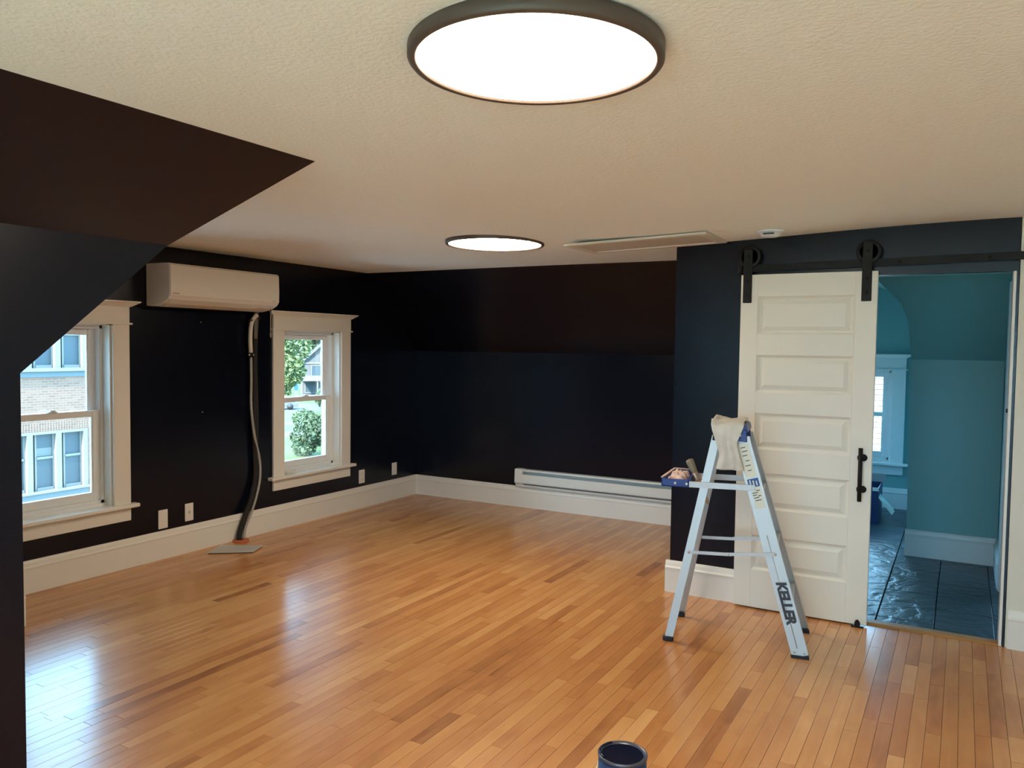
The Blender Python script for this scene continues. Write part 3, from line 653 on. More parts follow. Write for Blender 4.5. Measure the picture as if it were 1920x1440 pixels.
q2 = [(x_ * 0.97 + 0.002, y_ * 0.97) for x_, y_ in q]
mb = MB(); mb.add([(x_, y_, 0.0) for x_, y_ in q2] + [(x_, y_, 0.004) for x_, y_ in q2], [(3, 2, 1, 0), (4, 5, 6, 7), (0, 1, 5, 4), (1, 2, 6, 5), (2, 3, 7, 6), (3, 0, 4, 7)]); mb.build('gasket', 'foam_black', pl)
# loose cord end at the window casing under the unit
cd = tag(empty('power_cord', (XW, 4.705, 1.60)), 'short pale cord hanging beside the right window casing', 'cord')
mb = MB(); mb.tube(spline([(0.03, -0.035, 0.215), (0.02, -0.012, 0.20), (0.012, -0.004, 0.15), (0.012, -0.004, 0.06), (0.014, -0.006, 0.02)]), 0.0045, 8); mb.build('wire', 'hose_grey', cd)
mb = MB(); mb.tube([(0.014, -0.007, 0.03), (0.014, -0.007, -0.005)], [0.009, 0.006], 8); mb.build('plug', 'hose_grey', cd)
# cord coil on the sill of window 2
cc = tag(empty('coiled_cord', (XW - 0.015, 4.93, 0.446)), 'coiled white cord lying on the window sill', 'cord')
mb = MB(); mb.tube([Vector((0.028 * math.cos(a * 0.55), 0.065 * math.sin(a * 0.55) + 0.01 * math.sin(a * 0.21), 0.006 + 0.0012 * a / 2)) for a in range(44)], 0.0045, 8); mb.build('wire', 'white_plastic', cc)

# outlets on the gable wall
def outlet(y0, y1, z0, z1, label, kind):
    e = tag(empty('wall_outlet', (XW, (y0 + y1) / 2, (z0 + z1) / 2)), label, 'outlet', 'plates along the window wall')
    w_, h_ = (y1 - y0) / 2, (z1 - z0) / 2
    box('plate', (0.0, -w_, -h_), (0.007, w_, h_), 'white_plastic', e, 0.003)
    if kind == 'duplex':
        for s_ in (-1, 1):
            r_ = box('receptacle', (0.007, -0.016, s_ * 0.028 - 0.014), (0.0085, 0.016, s_ * 0.028 + 0.014), 'white_plastic', e, 0.004)
            box('slot', (0.0085, -0.008, s_ * 0.028 - 0.002), (0.0088, -0.006, s_ * 0.028 + 0.008), 'ink', r_); box('slot', (0.0085, 0.006, s_ * 0.028 - 0.002), (0.0088, 0.008, s_ * 0.028 + 0.008), 'ink', r_)
    elif kind == 'jack':
        r_ = box('jack', (0.007, -0.008, -0.010), (0.010, 0.008, 0.012), 'ac_grey', e, 0.002)
outlet(3.650, 3.727, 0.217, 0.352, 'blank white wall plate just right of the brick-view window', 'blank')
outlet(3.873, 3.946, 0.232, 0.362, 'white plate with a small jack, left of the drain hose', 'jack')
outlet(5.810, 5.893, 0.232, 0.360, 'white outlet just right of the lawn-view window', 'duplex')
outlet(6.310, 6.388, 0.246, 0.370, 'white outlet nearest the back corner', 'duplex')
for y_, z_, lb in ((4.02, 1.70, 'upper of two tiny nails in the navy wall'), (4.03, 1.03, 'lower of two tiny nails in the navy wall')):
    mb = MB(); mb.lathe([(0.002, 0), (0.002, 0.008), (0.005, 0.009), (0, 0.010)], 8, Matrix.Translation((XW, y_, z_)) @ Matrix.Rotation(PI / 2, 4, 'Y')); tag(mb.build('wall_nail', 'steel'), lb, 'nail', 'nails in the window wall')

# ------------------------------------------------------------------ electric baseboard heater
ht = tag(empty('baseboard_heater', (-3.722, YB - 0.001, 0.205)), 'long white electric baseboard heater on the back wall', 'heater')
HL = 2.11
box('back_plate', (0.06, -0.006, 0.0), (HL, 0, 0.168), 'heater', ht)
mb = MB(); mb.prism([(0.006, 0.168), (0.062, 0.168), (0.066, 0.160), (0.066, 0.152), (0.006, 0.160)], (0.055, 0, 0), (HL, 0, 0), (0, -1, 0), (0, 0, 1)); mb.build('top_hood', 'heater', ht)
mb = MB(); mb.prism([(0.058, 0.040), (0.066, 0.036), (0.070, 0.044), (0.066, 0.122), (0.058, 0.122)], (0.055, 0, 0), (HL, 0, 0), (0, -1, 0), (0, 0, 1)); mb.build('front_cover', 'heater', ht)
mb = MB(); mb.prism([(0.006, 0.0), (0.045, 0.0), (0.050, 0.018), (0.006, 0.022)], (0.055, 0, 0), (HL, 0, 0), (0, -1, 0), (0, 0, 1)); mb.build('bottom_rail', 'heater', ht)
mb = MB(); mb.box((0.055, -0.054, 0.055), (HL, -0.012, 0.105)); mb.build('heating_element', 'heater_dark', ht)
mb = MB(); mb.prism([(0.0, 0.0), (0.048, 0.0), (0.052, 0.024), (0.070, 0.034), (0.074, 0.05), (0.070, 0.166), (0.062, 0.172), (0, 0.172)], (0.0, 0, 0), (0.085, 0, 0), (0, -1, 0), (0, 0, 1)); mb.build('end_cap', 'heater', ht, 0.004)
mb = MB(); mb.prism([(0.0, 0.0), (0.048, 0.0), (0.052, 0.024), (0.070, 0.034), (0.074, 0.05), (0.070, 0.166), (0.062, 0.172), (0, 0.172)], (HL - 0.08, 0, 0), (HL, 0, 0), (0, -1, 0), (0, 0, 1)); mb.build('end_cap', 'heater', ht, 0.004)

# ------------------------------------------------------------------ step ladder  (local u = spread, v = width, z)
lad = tag(empty('step_ladder', (-1.314, 4.032, 0), math.radians(9.0)), 'paint-marked aluminium step ladder in front of the barn door', 'ladder')
ZT = 1.09
def rail_pt(v0, z, near): # centre of front rail web
    t = z / ZT; return Vector((0.664 - 0.322 * t, (0.010 + 0.080 * t) if near else (0.442 - 0.080 * t), z))
def leg_pt(z, near):
    t = z / ZT; return Vector((0.0 + 0.2135 * t, (0.0 + 0.095 * t) if near else (0.435 - 0.090 * t), z))
def channel(p0, p1, wd, fl, th, out, name, m):
    """C channel from p0 to p1; web normal = out, width wd, flange depth fl going to -out"""
    d = (p1 - p0).normalized(); o_ = Vector(out); o_ = (o_ - d * o_.dot(d)).normalized(); x_ = o_.cross(d)
    poly = [(-wd/2, 0), (wd/2, 0), (wd/2, -fl), (wd/2 - th, -fl), (wd/2 - th, -th), (-wd/2 + th, -th), (-wd/2 + th, -fl), (-wd/2, -fl)]
    mb = MB(); mb.prism(poly, p0, p1, x_, o_); return mb.build(name, m, lad)
for near, out in ((True, (0, -1, 0)), (False, (0, 1, 0))):
    r_ = channel(rail_pt(0, 0.012, near), rail_pt(0, ZT, near), 0.080, 0.030, 0.0025, out, 'front_rail', 'aluminium')
    c_ = rail_pt(0, 0.012, near); s_ = -1 if near else 1
    fo = MB(); fo.prism([(-0.043, 0), (0.043, 0), (0.040, 0.016), (-0.046, 0.016)], (c_.x, c_.y + s_ * 0.004, 0), (c_.x, c_.y - s_ * 0.034, 0), (1, 0, 0), (0, 0, 1)); fo.build('rubber_foot', 'rubber', r_)
    for du in (-0.022, 0.024):
        p_ = rail_pt(0, 0.03, near) + Vector((du, s_ * 0.001, 0)); mb = MB(); mb.lathe([(0.006, 0), (0.005, 0.002), (0, 0.003)], 10, Matrix.Translation(p_) @ Matrix.Rotation(PI / 2 * (1 if near else -1), 4, 'X')); mb.build('rivet', 'steel', r_)
    l_ = channel(leg_pt(0.014, near), leg_pt(ZT + 0.005, near), 0.042, 0.022, 0.0022, out, 'rear_leg', 'aluminium')
    c_ = leg_pt(0.0, near); mb = MB(); mb.box((c_.x - 0.027, min(c_.y + s_ * 0.006, c_.y - s_ * 0.028), 0), (c_.x + 0.027, max(c_.y + s_ * 0.006, c_.y - s_ * 0.028), 0.026)); mb.build('rubber_foot', 'rubber', l_, 0.004)
# raised rib along the near rail web
a_, b_ = rail_pt(0, 0.05, True), rail_pt(0, 0.60, True)
mb = MB(); mb.tube([a_ + Vector((-0.004, -0.0005, 0)), b_ + Vector((-0.004, -0.0005, 0))], 0.0022, 6); mb.build('web_rib', 'aluminium', lad)
for z in (0.275, 0.55, 0.825):
    a_, b_ = rail_pt(0, z, True), rail_pt(0, z, False)
    mb = MB(); mb.box((a_.x - 0.036, a_.y + 0.003, z - 0.022), (a_.x + 0.038, b_.y - 0.003, z)); mb.build('step', 'aluminium', lad, 0.004)
for z in (0.20, 0.62):
    a_, b_ = leg_pt(z, True), leg_pt(z, False); mb = MB(); mb.box((a_.x - 0.016, a_.y + 0.003, z - 0.012), (a_.x - 0.010, b_.y - 0.003, z + 0.012)); mb.build('rear_brace', 'aluminium', lad)
# spreaders
for near in (True, False):
    s_ = -1 if near else 1
    a_ = leg_pt(0.478, near) + Vector((0, s_ * 0.004, 0)); b_ = rail_pt(0, 0.508, near) + Vector((0.012, s_ * 0.004, 0)); mid = a_.lerp(b_, 0.47) + Vector((0, 0, -0.006))
    mb = MB(); mb.bar(a_, mid + Vector((0.012, 0, 0)), 0.017, 0.003, (0, 1, 0)); sp = mb.build('spreader_arm', 'aluminium', lad)
    mb = MB(); mb.bar(mid - Vector((0.012, s_ * -0.003, 0)), b_ + Vector((0, s_ * 0.003, 0)), 0.017, 0.003, (0, 1, 0)); mb.build('spreader_arm', 'aluminium', lad)
    for p_ in (a_, mid, b_):
        mb = MB(); mb.lathe([(0.007, 0), (0.006, 0.003), (0, 0.0045)], 10, Matrix.Translation(p_ + Vector((0, s_ * 0.003, 0))) @ Matrix.Rotation(PI / 2 * (1 if near else -1), 4, 'X')); mb.build('rivet', 'steel', sp)
# top cap in blue plastic with brackets
mb = MB(); mb.prism([(0.195, 1.118), (0.375, 1.118), (0.368, 1.150), (0.355, 1.158), (0.215, 1.158), (0.202, 1.150)], (0, 0.078, 0), (0, 0.362, 0), (1, 0, 0), (0, 0, 1)); cap = mb.build('top_cap', 'blue_plastic', lad, 0.004)
for near in (True, False):
    y_ = 0.080 if near else 0.358; s_ = -1 if near else 1
    mb = MB(); mb.prism([(0.312, 1.075), (0.372, 1.070), (0.366, 1.135), (0.302, 1.135)], (0, y_ + s_ * 0.008, 0), (0, y_ + s_ * 0.001, 0), (1, 0, 0), (0, 0, 1)); br = mb.build('cap_bracket', 'blue_plastic', lad, 0.003)
    mb = MB(); mb.lathe([(0.0065, 0), (0.005, 0.002), (0, 0.003)], 10, Matrix.Translation((0.338, y_ + s_ * 0.008, 1.104)) @ Matrix.Rotation(PI / 2 * (1 if near else -1), 4, 'X')); mb.build('rivet', 'white_plastic', br)
    mb = MB(); mb.prism([(0.196, 1.072), (0.236, 1.072), (0.244, 1.12), (0.200, 1.12)], (0, y_ + s_ * 0.004, 0), (0, y_ - s_ * 0.004, 0), (1, 0, 0), (0, 0, 1)); mb.build('leg_hinge', 'black_metal', lad, 0.002)
# lettering and stickers on the near rail web
d_ = (rail_pt(0, 0, True) - rail_pt(0, 1, True)).normalized()
def on_rail(z, du=0.0, off=0.0035): return rail_pt(0, z, True) + Vector((du, -off, 0))
nrm = Vector((0, -1, 0)); nrm = (nrm - d_ * nrm.dot(d_)).normalized(); yv = nrm.cross(d_)
Mt = basis(on_rail(0.272), d_, yv)
text('lettering', 'KELLER', 'ink', lad, Mt, 0.066, 0.0004, 0.0034, 0.18)
def sticker(z0, z1, du, wd, m, name='label_sticker', off=0.0010):
    mb = MB(); mb.bar(on_rail(z0, du, off), on_rail(z1, du, off), wd, 0.0006, nrm); return mb.build(name, m, lad)
st1 = sticker(0.890, 1.062, -0.002, 0.056, 'sticker'); st2 = sticker(0.735, 0.842, 0.004, 0.048, 'sticker'); sticker(0.842, 0.884, 0.000, 0.056, 'blue_plastic')
rl_ = random.Random(3)
for k, (zz, du, ln) in enumerate([(0.826, -0.010, .02), (0.826, 0.012, .018), (0.812, -0.006, .03), (0.800, -0.010, .02), (0.800, 0.014, .016), (0.788, -0.004, .026), (0.776, 0.002, .03), (1.04, -0.006, .024), (1.022, -0.002, .028), (1.0, -0.006, .026), (0.975, 0.0, .02), (0.95, -0.004, .028), (0.925, -0.002, .02)]):
    c_ = on_rail(zz, du, 0.0018); mb = MB(); mb.bar(c_ - yv * ln / 2, c_ + yv * ln / 2, 0.0042, 0.0004, nrm); mb.build('printed_line', 'ink', st2 if k < 7 else st1)
for k in range(3):
    c_ = on_rail(0.863, -0.016 + 0.016 * k, 0.0018); mb = MB(); mb.bar(c_ - d_ * 0.012, c_ + d_ * 0.012, 0.006, 0.0004, nrm); mb.build('printed_mark', 'sticker', lad)
# pail shelf: two arms + blue tray
for v_ in (0.068, 0.365):
    mb = MB(); mb.bar((0.070, v_, 0.833), (0.418, v_, 0.838), 0.030, 0.016, (0, 1, 0)); mb.build('shelf_arm', 'aluminium', lad)
tr_ = MB(); x0, x1, y0, y1, z0, z1 = -0.062, 0.084, 0.052, 0.380, 0.815, 0.862
tr_.box((x0, y0, z0), (x1, y1, z0 + 0.012)); tr_.box((x0, y0, z0), (x1, y0 + 0.012, z1 - 0.004)); tr_.box((x0, y1 - 0.012, z0), (x1, y1, z1)); tr_.box((x0, y0, z0), (x0 + 0.012, y1, z1)); tr_.box((x1 - 0.012, y0, z0), (x1, y1, z1))
tray = tr_.build('pail_tray', 'blue_plastic', lad, 0.005, 2)
for u_ in (0.012, 0.072):
    mb = MB(); mb.lathe([(0.007, 0), (0.006, 0.002), (0, 0.003)], 10, Matrix.Translation((u_, 0.052, 0.836)) @ Matrix.Rotation(PI / 2, 4, 'X')); mb.build('rivet', 'white_plastic', tray)
mb = MB(); mb.bar((-0.060, 0.060, 0.862), (-0.040, 0.372, 0.868), 0.010, 0.006, (0, 0, 1)); mb.bar((-0.045, 0.372, 0.868), (0.082, 0.376, 0.866), 0.010, 0.006, (0, 0, 1)); mb.build('tray_lip', 'spattered', tray)

Ml = lad.matrix_basis.copy() if False else Matrix.Translation((-1.314, 4.032, 0)) @ Matrix.Rotation(math.radians(9.0), 4, 'Z')
# draped rag over the ladder top
rg = tag(empty('drop_rag', Ml @ Vector((0.27, 0.08, 0)), math.radians(9.0)), 'stained cream rag draped over the ladder top', 'rag')
def rag_sheet():
    nu, nv = 18, 26; vs = []; rnd = random.Random(4)
    pts_len = [(0.30, 1.170), (0.10, 1.172), (0.012, 1.168), (-0.012, 1.152), (-0.016, 1.10), (-0.020, 1.02), (-0.016, 0.965), (-0.014, 0.925)]
    def along(t):
        f = t * (len(pts_len) - 1); i = min(int(f), len(pts_len) - 2); k = f - i
        return [pts_len[i][j] * (1 - k) + pts_len[i+1][j] * k for j in range(2)]
    for j in range(nv + 1):
        t = j / nv
        for i in range(nu + 1):
            s = i / nu; yy, zz = along(t)
            hang = max(0, (1.150 - zz) / 0.25)
            uL = -0.080 + 0.050 * min(1, hang * 1.6) - 0.028 * max(0, hang - 0.55) * 2
            uR = 0.085 - 0.055 * min(1, hang * 3.0) + 0.070 * hang
            u = uL + (uR - uL) * s
            if hang > 0.9: zz += (0.040 * s ** 1.2) * (hang - 0.9) * 10 * 0.8
            fold = 0.012 * math.sin(s * 11 + 2 * t) * min(1, hang * 4) + 0.003 * math.sin(17 * s + 9 * t)
            lift = 0.006 * math.sin(s * 9 + j) * (1 if hang == 0 else 0) + (0.012 * (1 - min(1, abs(s) * 6)) if zz > 1.14 else 0)
            vs.append((u, yy - 0.010 + fold - 0.010 * (1 if zz < 1.14 else 0), zz + lift))
    n1 = nu + 1; fs = [(j*n1+i, j*n1+i+1, (j+1)*n1+i+1, (j+1)*n1+i) for j in range(nv) for i in range(nu)]
    mb = MB(); mb.add(vs, fs, True); o = mb.build('cloth', 'rag', rg); sdm = o.modifiers.new('thick', 'SOLIDIFY'); sdm.thickness = 0.003; sdm.offset = 0; return o
rag_o = rag_sheet()
# crumpled rag in the tray
pr = tag(empty('crumpled_rag', Ml @ Vector((0.012, 0.20, 0.828)), math.radians(9.0)), 'pink-white paint-spattered rag crumpled in the blue ladder tray', 'rag')
mb = MB(); rnd = random.Random(8); nu, nv = 16, 20; vs = []
for j in range(nv + 1):
    for i in range(nu + 1):
        s, t = i / nu * 2 - 1, j / nv * 2 - 1; e_ = max(0, 1 - max(abs(s), abs(t)) ** 4)
        vs.append((s * 0.054, t * 0.13, 0.003 + e_ * (0.036 + 0.012 * math.sin(s * 5 + t * 9) + 0.008 * math.sin(13 * t - 7 * s) + rnd.uniform(-.003, .003))))
n1 = nu + 1; mb.add(vs, [(j*n1+i, j*n1+i+1, (j+1)*n1+i+1, (j+1)*n1+i) for j in range(nv) for i in range(nu)], True); mb.build('cloth', 'spattered', pr)
# paint brush standing through the tray
pb = tag(empty('paint_brush', Ml @ Vector((0.176, 0.215, 0.69)), 0), 'worn paint brush standing bristles-up at the ladder tray', 'paint brush')
ax = Vector((-0.47, -0.02, 1)).normalized(); Mb = basis((0, 0, 0), (0.91, 0.05, 0.42), (0, 1, 0)); 
zq = ax.to_track_quat('Z', 'Y').to_matrix().to_4x4()
def ell(prof, sx, sy, name, m):
    mb = MB(); mb.lathe(prof, 20, zq @ Matrix.Diagonal((sx * 1.25, sy * 1.15, 1.06, 1))); return mb.build(name, m, pb)
ell([(0.004, 0.018), (0.009, 0.03), (0.011, 0.07), (0.012, 0.11), (0.016, 0.135), (0.020, 0.150)], 0.95, 0.8, 'handle', 'brush_wood')
ell([(0.021, 0.148), (0.023, 0.155), (0.023, 0.190), (0.022, 0.192)], 1.0, 0.62, 'ferrule', 'ferrule')
ell([(0.021, 0.190), (0.024, 0.205), (0.027, 0.235), (0.029, 0.252), (0.024, 0.262), (0.0, 0.266)], 1.0, 0.62, 'bristles', 'bristle')

# ------------------------------------------------------------------ paint can
pc = tag(empty('paint_can', (-0.952, 2.468, 0)), 'open navy paint can without its lid at the bottom edge', 'paint can')
R_ = 0.0825; Hc = 0.192
mb = MB(); mb.lathe([(0, 0.004), (R_ - 0.004, 0.004), (R_ - 0.002, 0.0), (R_, 0.003), (R_, 0.006), (R_ - 0.002, 0.010), (R_ - 0.002, Hc - 0.012)], 48); mb.build('label_wrap', 'canblue', pc)
mb = MB(); mb.lathe([(R_ - 0.002, Hc - 0.012), (R_ + 0.001, Hc - 0.009), (R_ + 0.001, Hc - 0.002), (R_ - 0.002, Hc), (R_ - 0.006, Hc - 0.003), (R_ - 0.012, Hc - 0.004), (R_ - 0.013, Hc - 0.007)], 48); mb.build('rim', 'can_rim', pc)
mb = MB(); mb.lathe([(R_ - 0.013, Hc - 0.006), (R_ - 0.005, Hc - 0.012), (R_ - 0.005, 0.060)], 48); mb.build('inner_wall', 'wetpaint', pc)
mb = MB(); mb.lathe([(R_ - 0.005, 0.060), (0.0, 0.060)], 48); mb.build('paint', 'wetpaint', pc)
mb = MB(); mb.tube([((R_ - 0.008) * math.cos(a), (R_ - 0.008) * math.sin(a), Hc - 0.001) for a in [PI * 0.78 + k * 0.14 for k in range(13)]], 0.0045, 6); mb.build('wet_drip', 'wetpaint', pc)
for s_ in (-1, 1):
    mb = MB(); mb.lathe([(0.012, 0), (0.010, 0.004), (0, 0.005)], 12, Matrix.Translation((s_ * (R_ - 0.003), 0, 0.14)) @ Matrix.Rotation(s_ * PI / 2, 4, 'Y')); mb.build('handle_ear', 'steel', pc)
mb = MB(); mb.tube([(math.cos(a) * (R_ + 0.006), -0.004 - math.sin(a) * 0.012 - (0.085 if False else 0), 0.14 - math.sin(a) * 0.09) for a in [PI * k / 24 for k in range(25)]][1:-1], 0.0016, 6)
hb = [(math.cos(PI * k / 24) * (R_ + 0.004), -math.sin(PI * k / 24) * (R_ + 0.004), 0.14 - math.sin(PI * k / 24) * 0.06) for k in range(25)]
mb = MB(); mb.tube(hb, 0.0016, 6); mb.build('wire_handle', 'steel', pc)

# ------------------------------------------------------------------ carton in the dormer
bxo = tag(empty('open_carton', (-0.72, 7.95, 0)), 'dark blue carton with a raised pale flap in the teal room', 'carton')
W2, D2, Hh = 0.10, 0.20, 0.33
mb = MB(); mb.box((-0.22, -D2, 0), (W2, -D2 + 0.006, Hh)); mb.box((-0.22, D2 - 0.006, 0), (W2, D2, Hh)); mb.box((W2 - 0.006, -D2 + 0.006, 0), (W2, D2 - 0.006, Hh)); mb.box((-0.22, -D2 + 0.006, 0), (-0.214, D2 - 0.006, Hh)); mb.box((-0.214, -D2 + 0.006, 0), (W2 - 0.006, D2 - 0.006, 0.006)); mb.build('body', 'carton_blue', bxo)
mb = MB(); mb.prism([(W2, 0.245), (W2 + 0.012, 0.25), (W2 + 0.135, 0.135), (W2 + 0.112, 0.10)], (0, -D2, 0), (0, -D2 + 0.012, 0), (1, 0, 0), (0, 0, 1)); mb.bar((W2 + 0.002, -0.1, 0.25), (W2 + 0.115, -0.1, 0.125), 0.004, 0.16, (0, 1, 0)); mb.build('flap', 'cardboard', bxo)
mb = MB(); mb.box((-0.10, D2 - 0.02, Hh), (W2 + 0.03, D2 - 0.012, Hh + 0.07)); mb.build('back_flap', 'carton_grey', bxo)
mb = MB(); mb.box((W2 - 0.05, -D2 - 0.001, Hh - 0.03), (W2 + 0.001, -D2 + 0.005, Hh + 0.001)); mb.build('rim_edge', 'cardboard', bxo)

# ------------------------------------------------------------------ outdoors
GZ = -5.5
mb = MB(); mb.box((-260, -160, GZ - 0.4), (160, 260, GZ)); g_ = mb.build('ground', 'lawn'); struct(g_, 'sunlit green lawn outside the windows', 'lawn')
vd = Vector((-0.696, 0.718, 0)).normalized(); rd = Vector((0.718, 0.696, 0)).normalized()
def strip(name, t0, t1, m, label, cat, h):
    mb = MB(); c = [vd * t0 - rd * 70, vd * t0 + rd * 60, vd * t1 + rd * 60, vd * t1 - rd * 70]
    mb.add([(p.x, p.y, GZ - 0.1) for p in c] + [(p.x, p.y, GZ + h) for p in c], [(3,2,1,0),(4,5,6,7),(0,1,5,4),(1,2,6,5),(2,3,7,6),(3,0,4,7)]); return struct(mb.build(name, m), label, cat)
mat('bounce_gravel', (0.50, 0.52, 0.40), 0.9, var=0.12, vscale=0.4)  # unseen bright ground, added to light the ceiling through the rear windows
struct(MB().box((-45, -90, GZ - 0.05), (45, -4.5, GZ + 0.03)).build('rear_bounce_ground', 'bounce_gravel'), 'unseen pale ground added behind the house, bouncing light indoors', 'yard')
mat('bounce_concrete', (0.48, 0.47, 0.42), 0.9, var=0.1, vscale=0.5)  # unseen bright ground, added to throw light up through the gable windows
struct(MB().box((-23.9, -12, GZ - 0.05), (-5.4, 32, GZ + 0.04)).build('side_bounce_ground', 'bounce_concrete'), 'unseen pale ground added before the brick building, bouncing light indoors', 'parking lot')
strip('road', 85, 97, 'asphalt', 'pale street crossing behind the lawn', 'road', 0.02)
strip('sidewalk', 71.5, 73.2, 'concrete', 'narrow sidewalk across the lawn', 'sidewalk', 0.03)
strip('driveway', 62.5, 67, 'concrete', 'pale paved drive nearer the house', 'driveway', 0.025)
# brick building opposite window 1
FX = -24.0
bb = tag(empty('brick_building', (FX, 14.0, GZ)), 'brick apartment building with white-framed window bands outside', 'building')
def bp_(x, y, z): return (x - FX, y - 14.0, z - GZ)
bays = [12.72 + 0.865 * k for k in range(-4, 3)]     # window centres
def facade(z0, z1): 
    return MB().box(bp_(FX - 8, 6.5, z0), bp_(FX, 22, z1))
facade(GZ, -3.45).build('wall', 'brick', bb); facade(-1.19 + 0.0, 0.45).build('wall', 'brick', bb); facade(2.6, 4.2).build('wall', 'brick', bb)
MB().box(bp_(FX - 8, 15.22, -3.45), bp_(FX, 22, -1.19)).build('wall', 'brick', bb); MB().box(bp_(FX - 8, 15.22, 0.45), bp_(FX, 22, 2.6)).build('wall', 'brick', bb)
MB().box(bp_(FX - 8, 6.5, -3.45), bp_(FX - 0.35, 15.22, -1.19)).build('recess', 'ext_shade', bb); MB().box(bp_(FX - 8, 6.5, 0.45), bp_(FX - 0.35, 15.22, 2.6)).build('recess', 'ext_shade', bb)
for (zs, zt, band0, band1) in ((-3.04, -1.19, -3.45, -3.04), (0.66, 2.6, 0.45, 0.62)):
    MB().box(bp_(FX - 0.3, 6.5, band0), bp_(FX + 0.04, 15.2, band1)).build('spandrel', 'ext_blue', bb); MB().box(bp_(FX - 0.3, 6.5, band1), bp_(FX + 0.12, 15.25, zs + 0.06)).build('sill', 'ext_white', bb)
    MB().box(bp_(FX - 0.3, 6.5, zt - 0.08), bp_(FX + 0.03, 15.2, zt)).build('head', 'ext_white', bb)
    for k in range(8):
        yc = 14.82 - 0.87 * k
        MB().box(bp_(FX - 0.3, yc + 0.25, zs + 0.06), bp_(FX + 0.03, yc + 0.42 if k else 15.2, zt - 0.08)).build('mullion', 'ext_white', bb)
        wf = MB()
        for a in ((-0.33, -0.28), (0.21, 0.25)): wf.box(bp_(FX - 0.18, yc + a[0], zs + 0.06), bp_(FX - 0.1, yc + a[1], zt - 0.08))
        zm = (zs + zt) / 2 + 0.12
        wf.box(bp_(FX - 0.18, yc - 0.28, zm - 0.035), bp_(FX - 0.08, yc + 0.21, zm + 0.035)); wf.box(bp_(FX - 0.18, yc - 0.28, zs + 0.06), bp_(FX - 0.08, yc + 0.21, zs + 0.15))
        fo = wf.build('window', 'ext_white', bb)
        MB().box(bp_(FX - 0.16, yc - 0.28, zs + 0.15), bp_(FX - 0.14, yc + 0.21, zm)).build('pane', 'ext_glass', fo); MB().box(bp_(FX - 0.16, yc - 0.28, zm), bp_(FX - 0.14, yc + 0.21, zt - 0.08)).build('pane', 'ext_glass', fo)
        if k in (1, 3, 4): MB().box(bp_(FX - 0.138, yc - 0.27, zm + 0.05), bp_(FX - 0.13, yc + 0.20, zm + 0.30 + 0.2 * (k == 3))).build('blind', 'ext_shade', fo)
# soldier course
sc_m = MB()
for k in range(110): sc_m.box(bp_(FX, 6.6 + k * 0.082, -1.19), bp_(FX + 0.012, 6.6 + k * 0.082 + 0.066, -0.92))
so_ = sc_m.build('soldier_course', 'brick', bb); so_['kind'] = 'stuff'

def leafball(mb, c, rx, rz, n, size, rnd):
    for _ in range(n):
        th, ph = rnd.uniform(0, 2 * PI), math.acos(rnd.uniform(-1, 1)); k = rnd.uniform(0.55, 1.0) ** 0.5
        p = Vector((c[0] + rx * k * math.sin(ph) * math.cos(th), c[1] + rx * k * math.sin(ph) * math.sin(th), c[2] + rz * k * math.cos(ph)))
        a = Vector((rnd.uniform(-1, 1), rnd.uniform(-1, 1), rnd.uniform(-1, 1))).normalized(); b = a.orthogonal().normalized(); s = size * rnd.uniform(0.6, 1.3)
        mb.add([p - a * s, p + b * s * 0.55, p + a * s, p - b * s * 0.55], [(0, 1, 2, 3)])
def tree(name, base, h, r, rz, n, size, m, label, cat, seed, clumps=9, trunk=True):
    rnd = random.Random(seed); e = tag(empty(name, base), label, cat)
    mb = MB()
    for k in range(clumps):
        th = rnd.uniform(0, 2 * PI); q_ = rnd.uniform(0, 0.62)
        leafball(mb, (r * q_ * math.cos(th), r * q_ * math.sin(th), h + rz * rnd.uniform(-0.6, 0.6)), r * 0.52, rz * 0.45, n // clumps, size, rnd)
    o = mb.build('foliage', m, e); o['kind'] = 'stuff'
    if trunk:
        mb = MB(); mb.tube([(0, 0, 0), (0.05, 0, h * 0.5), (0, 0.1, h)], [r * 0.09, r * 0.06, r * 0.03], 8); mb.build('trunk', 'bark', e)
def at_t(t, s, z=GZ): p = vd * t + rd * s; return (p.x, p.y, z)
tree('leafy_tree', at_t(66, -1.8), 6.0, 2.3, 2.7, 5200, 0.16, 'leaf', 'light green leafy tree outside at the left of the view', 'tree', 1, 12)
tree('leafy_tree', at_t(128, 3.5), 8.4, 6.5, 4.5, 5200, 0.36, 'leafdark', 'dark green tree behind the gabled house', 'tree', 2, 14)
tree('leafy_tree', at_t(140, -9), 8.2, 7.5, 5.5, 5200, 0.40, 'leafdark', 'tall dark tree far behind the street', 'tree', 3, 14)
tree('leafy_tree', at_t(132, 13), 8.0, 6.5, 5.5, 4200, 0.40, 'leafdark', 'dense dark tree right of the gabled house', 'tree', 7, 12)
tree('garden_shrub', at_t(51, 0.55), 1.5, 1.55, 1.5, 3600, 0.10, 'leafdark', 'big dark shrub below the lawn view', 'shrub', 4, 8, False)
tree('garden_shrub', at_t(60, 2.3), 1.9, 1.2, 1.7, 2600, 0.12, 'leaf', 'tall green shrub beside the sidewalk', 'shrub', 5, 8, False)
tree('garden_shrub', at_t(84, 1.9), 1.5, 1.3, 1.3, 1500, 0.14, 'leafdark', 'round shrub at the street edge', 'shrub', 6, 7, False)
tree('garden_shrub', at_t(99.5, -2.4), 2.2, 1.5, 2.0, 1800, 0.15, 'leaf', 'loose shrub before the gabled house porch', 'shrub', 9, 7, False)
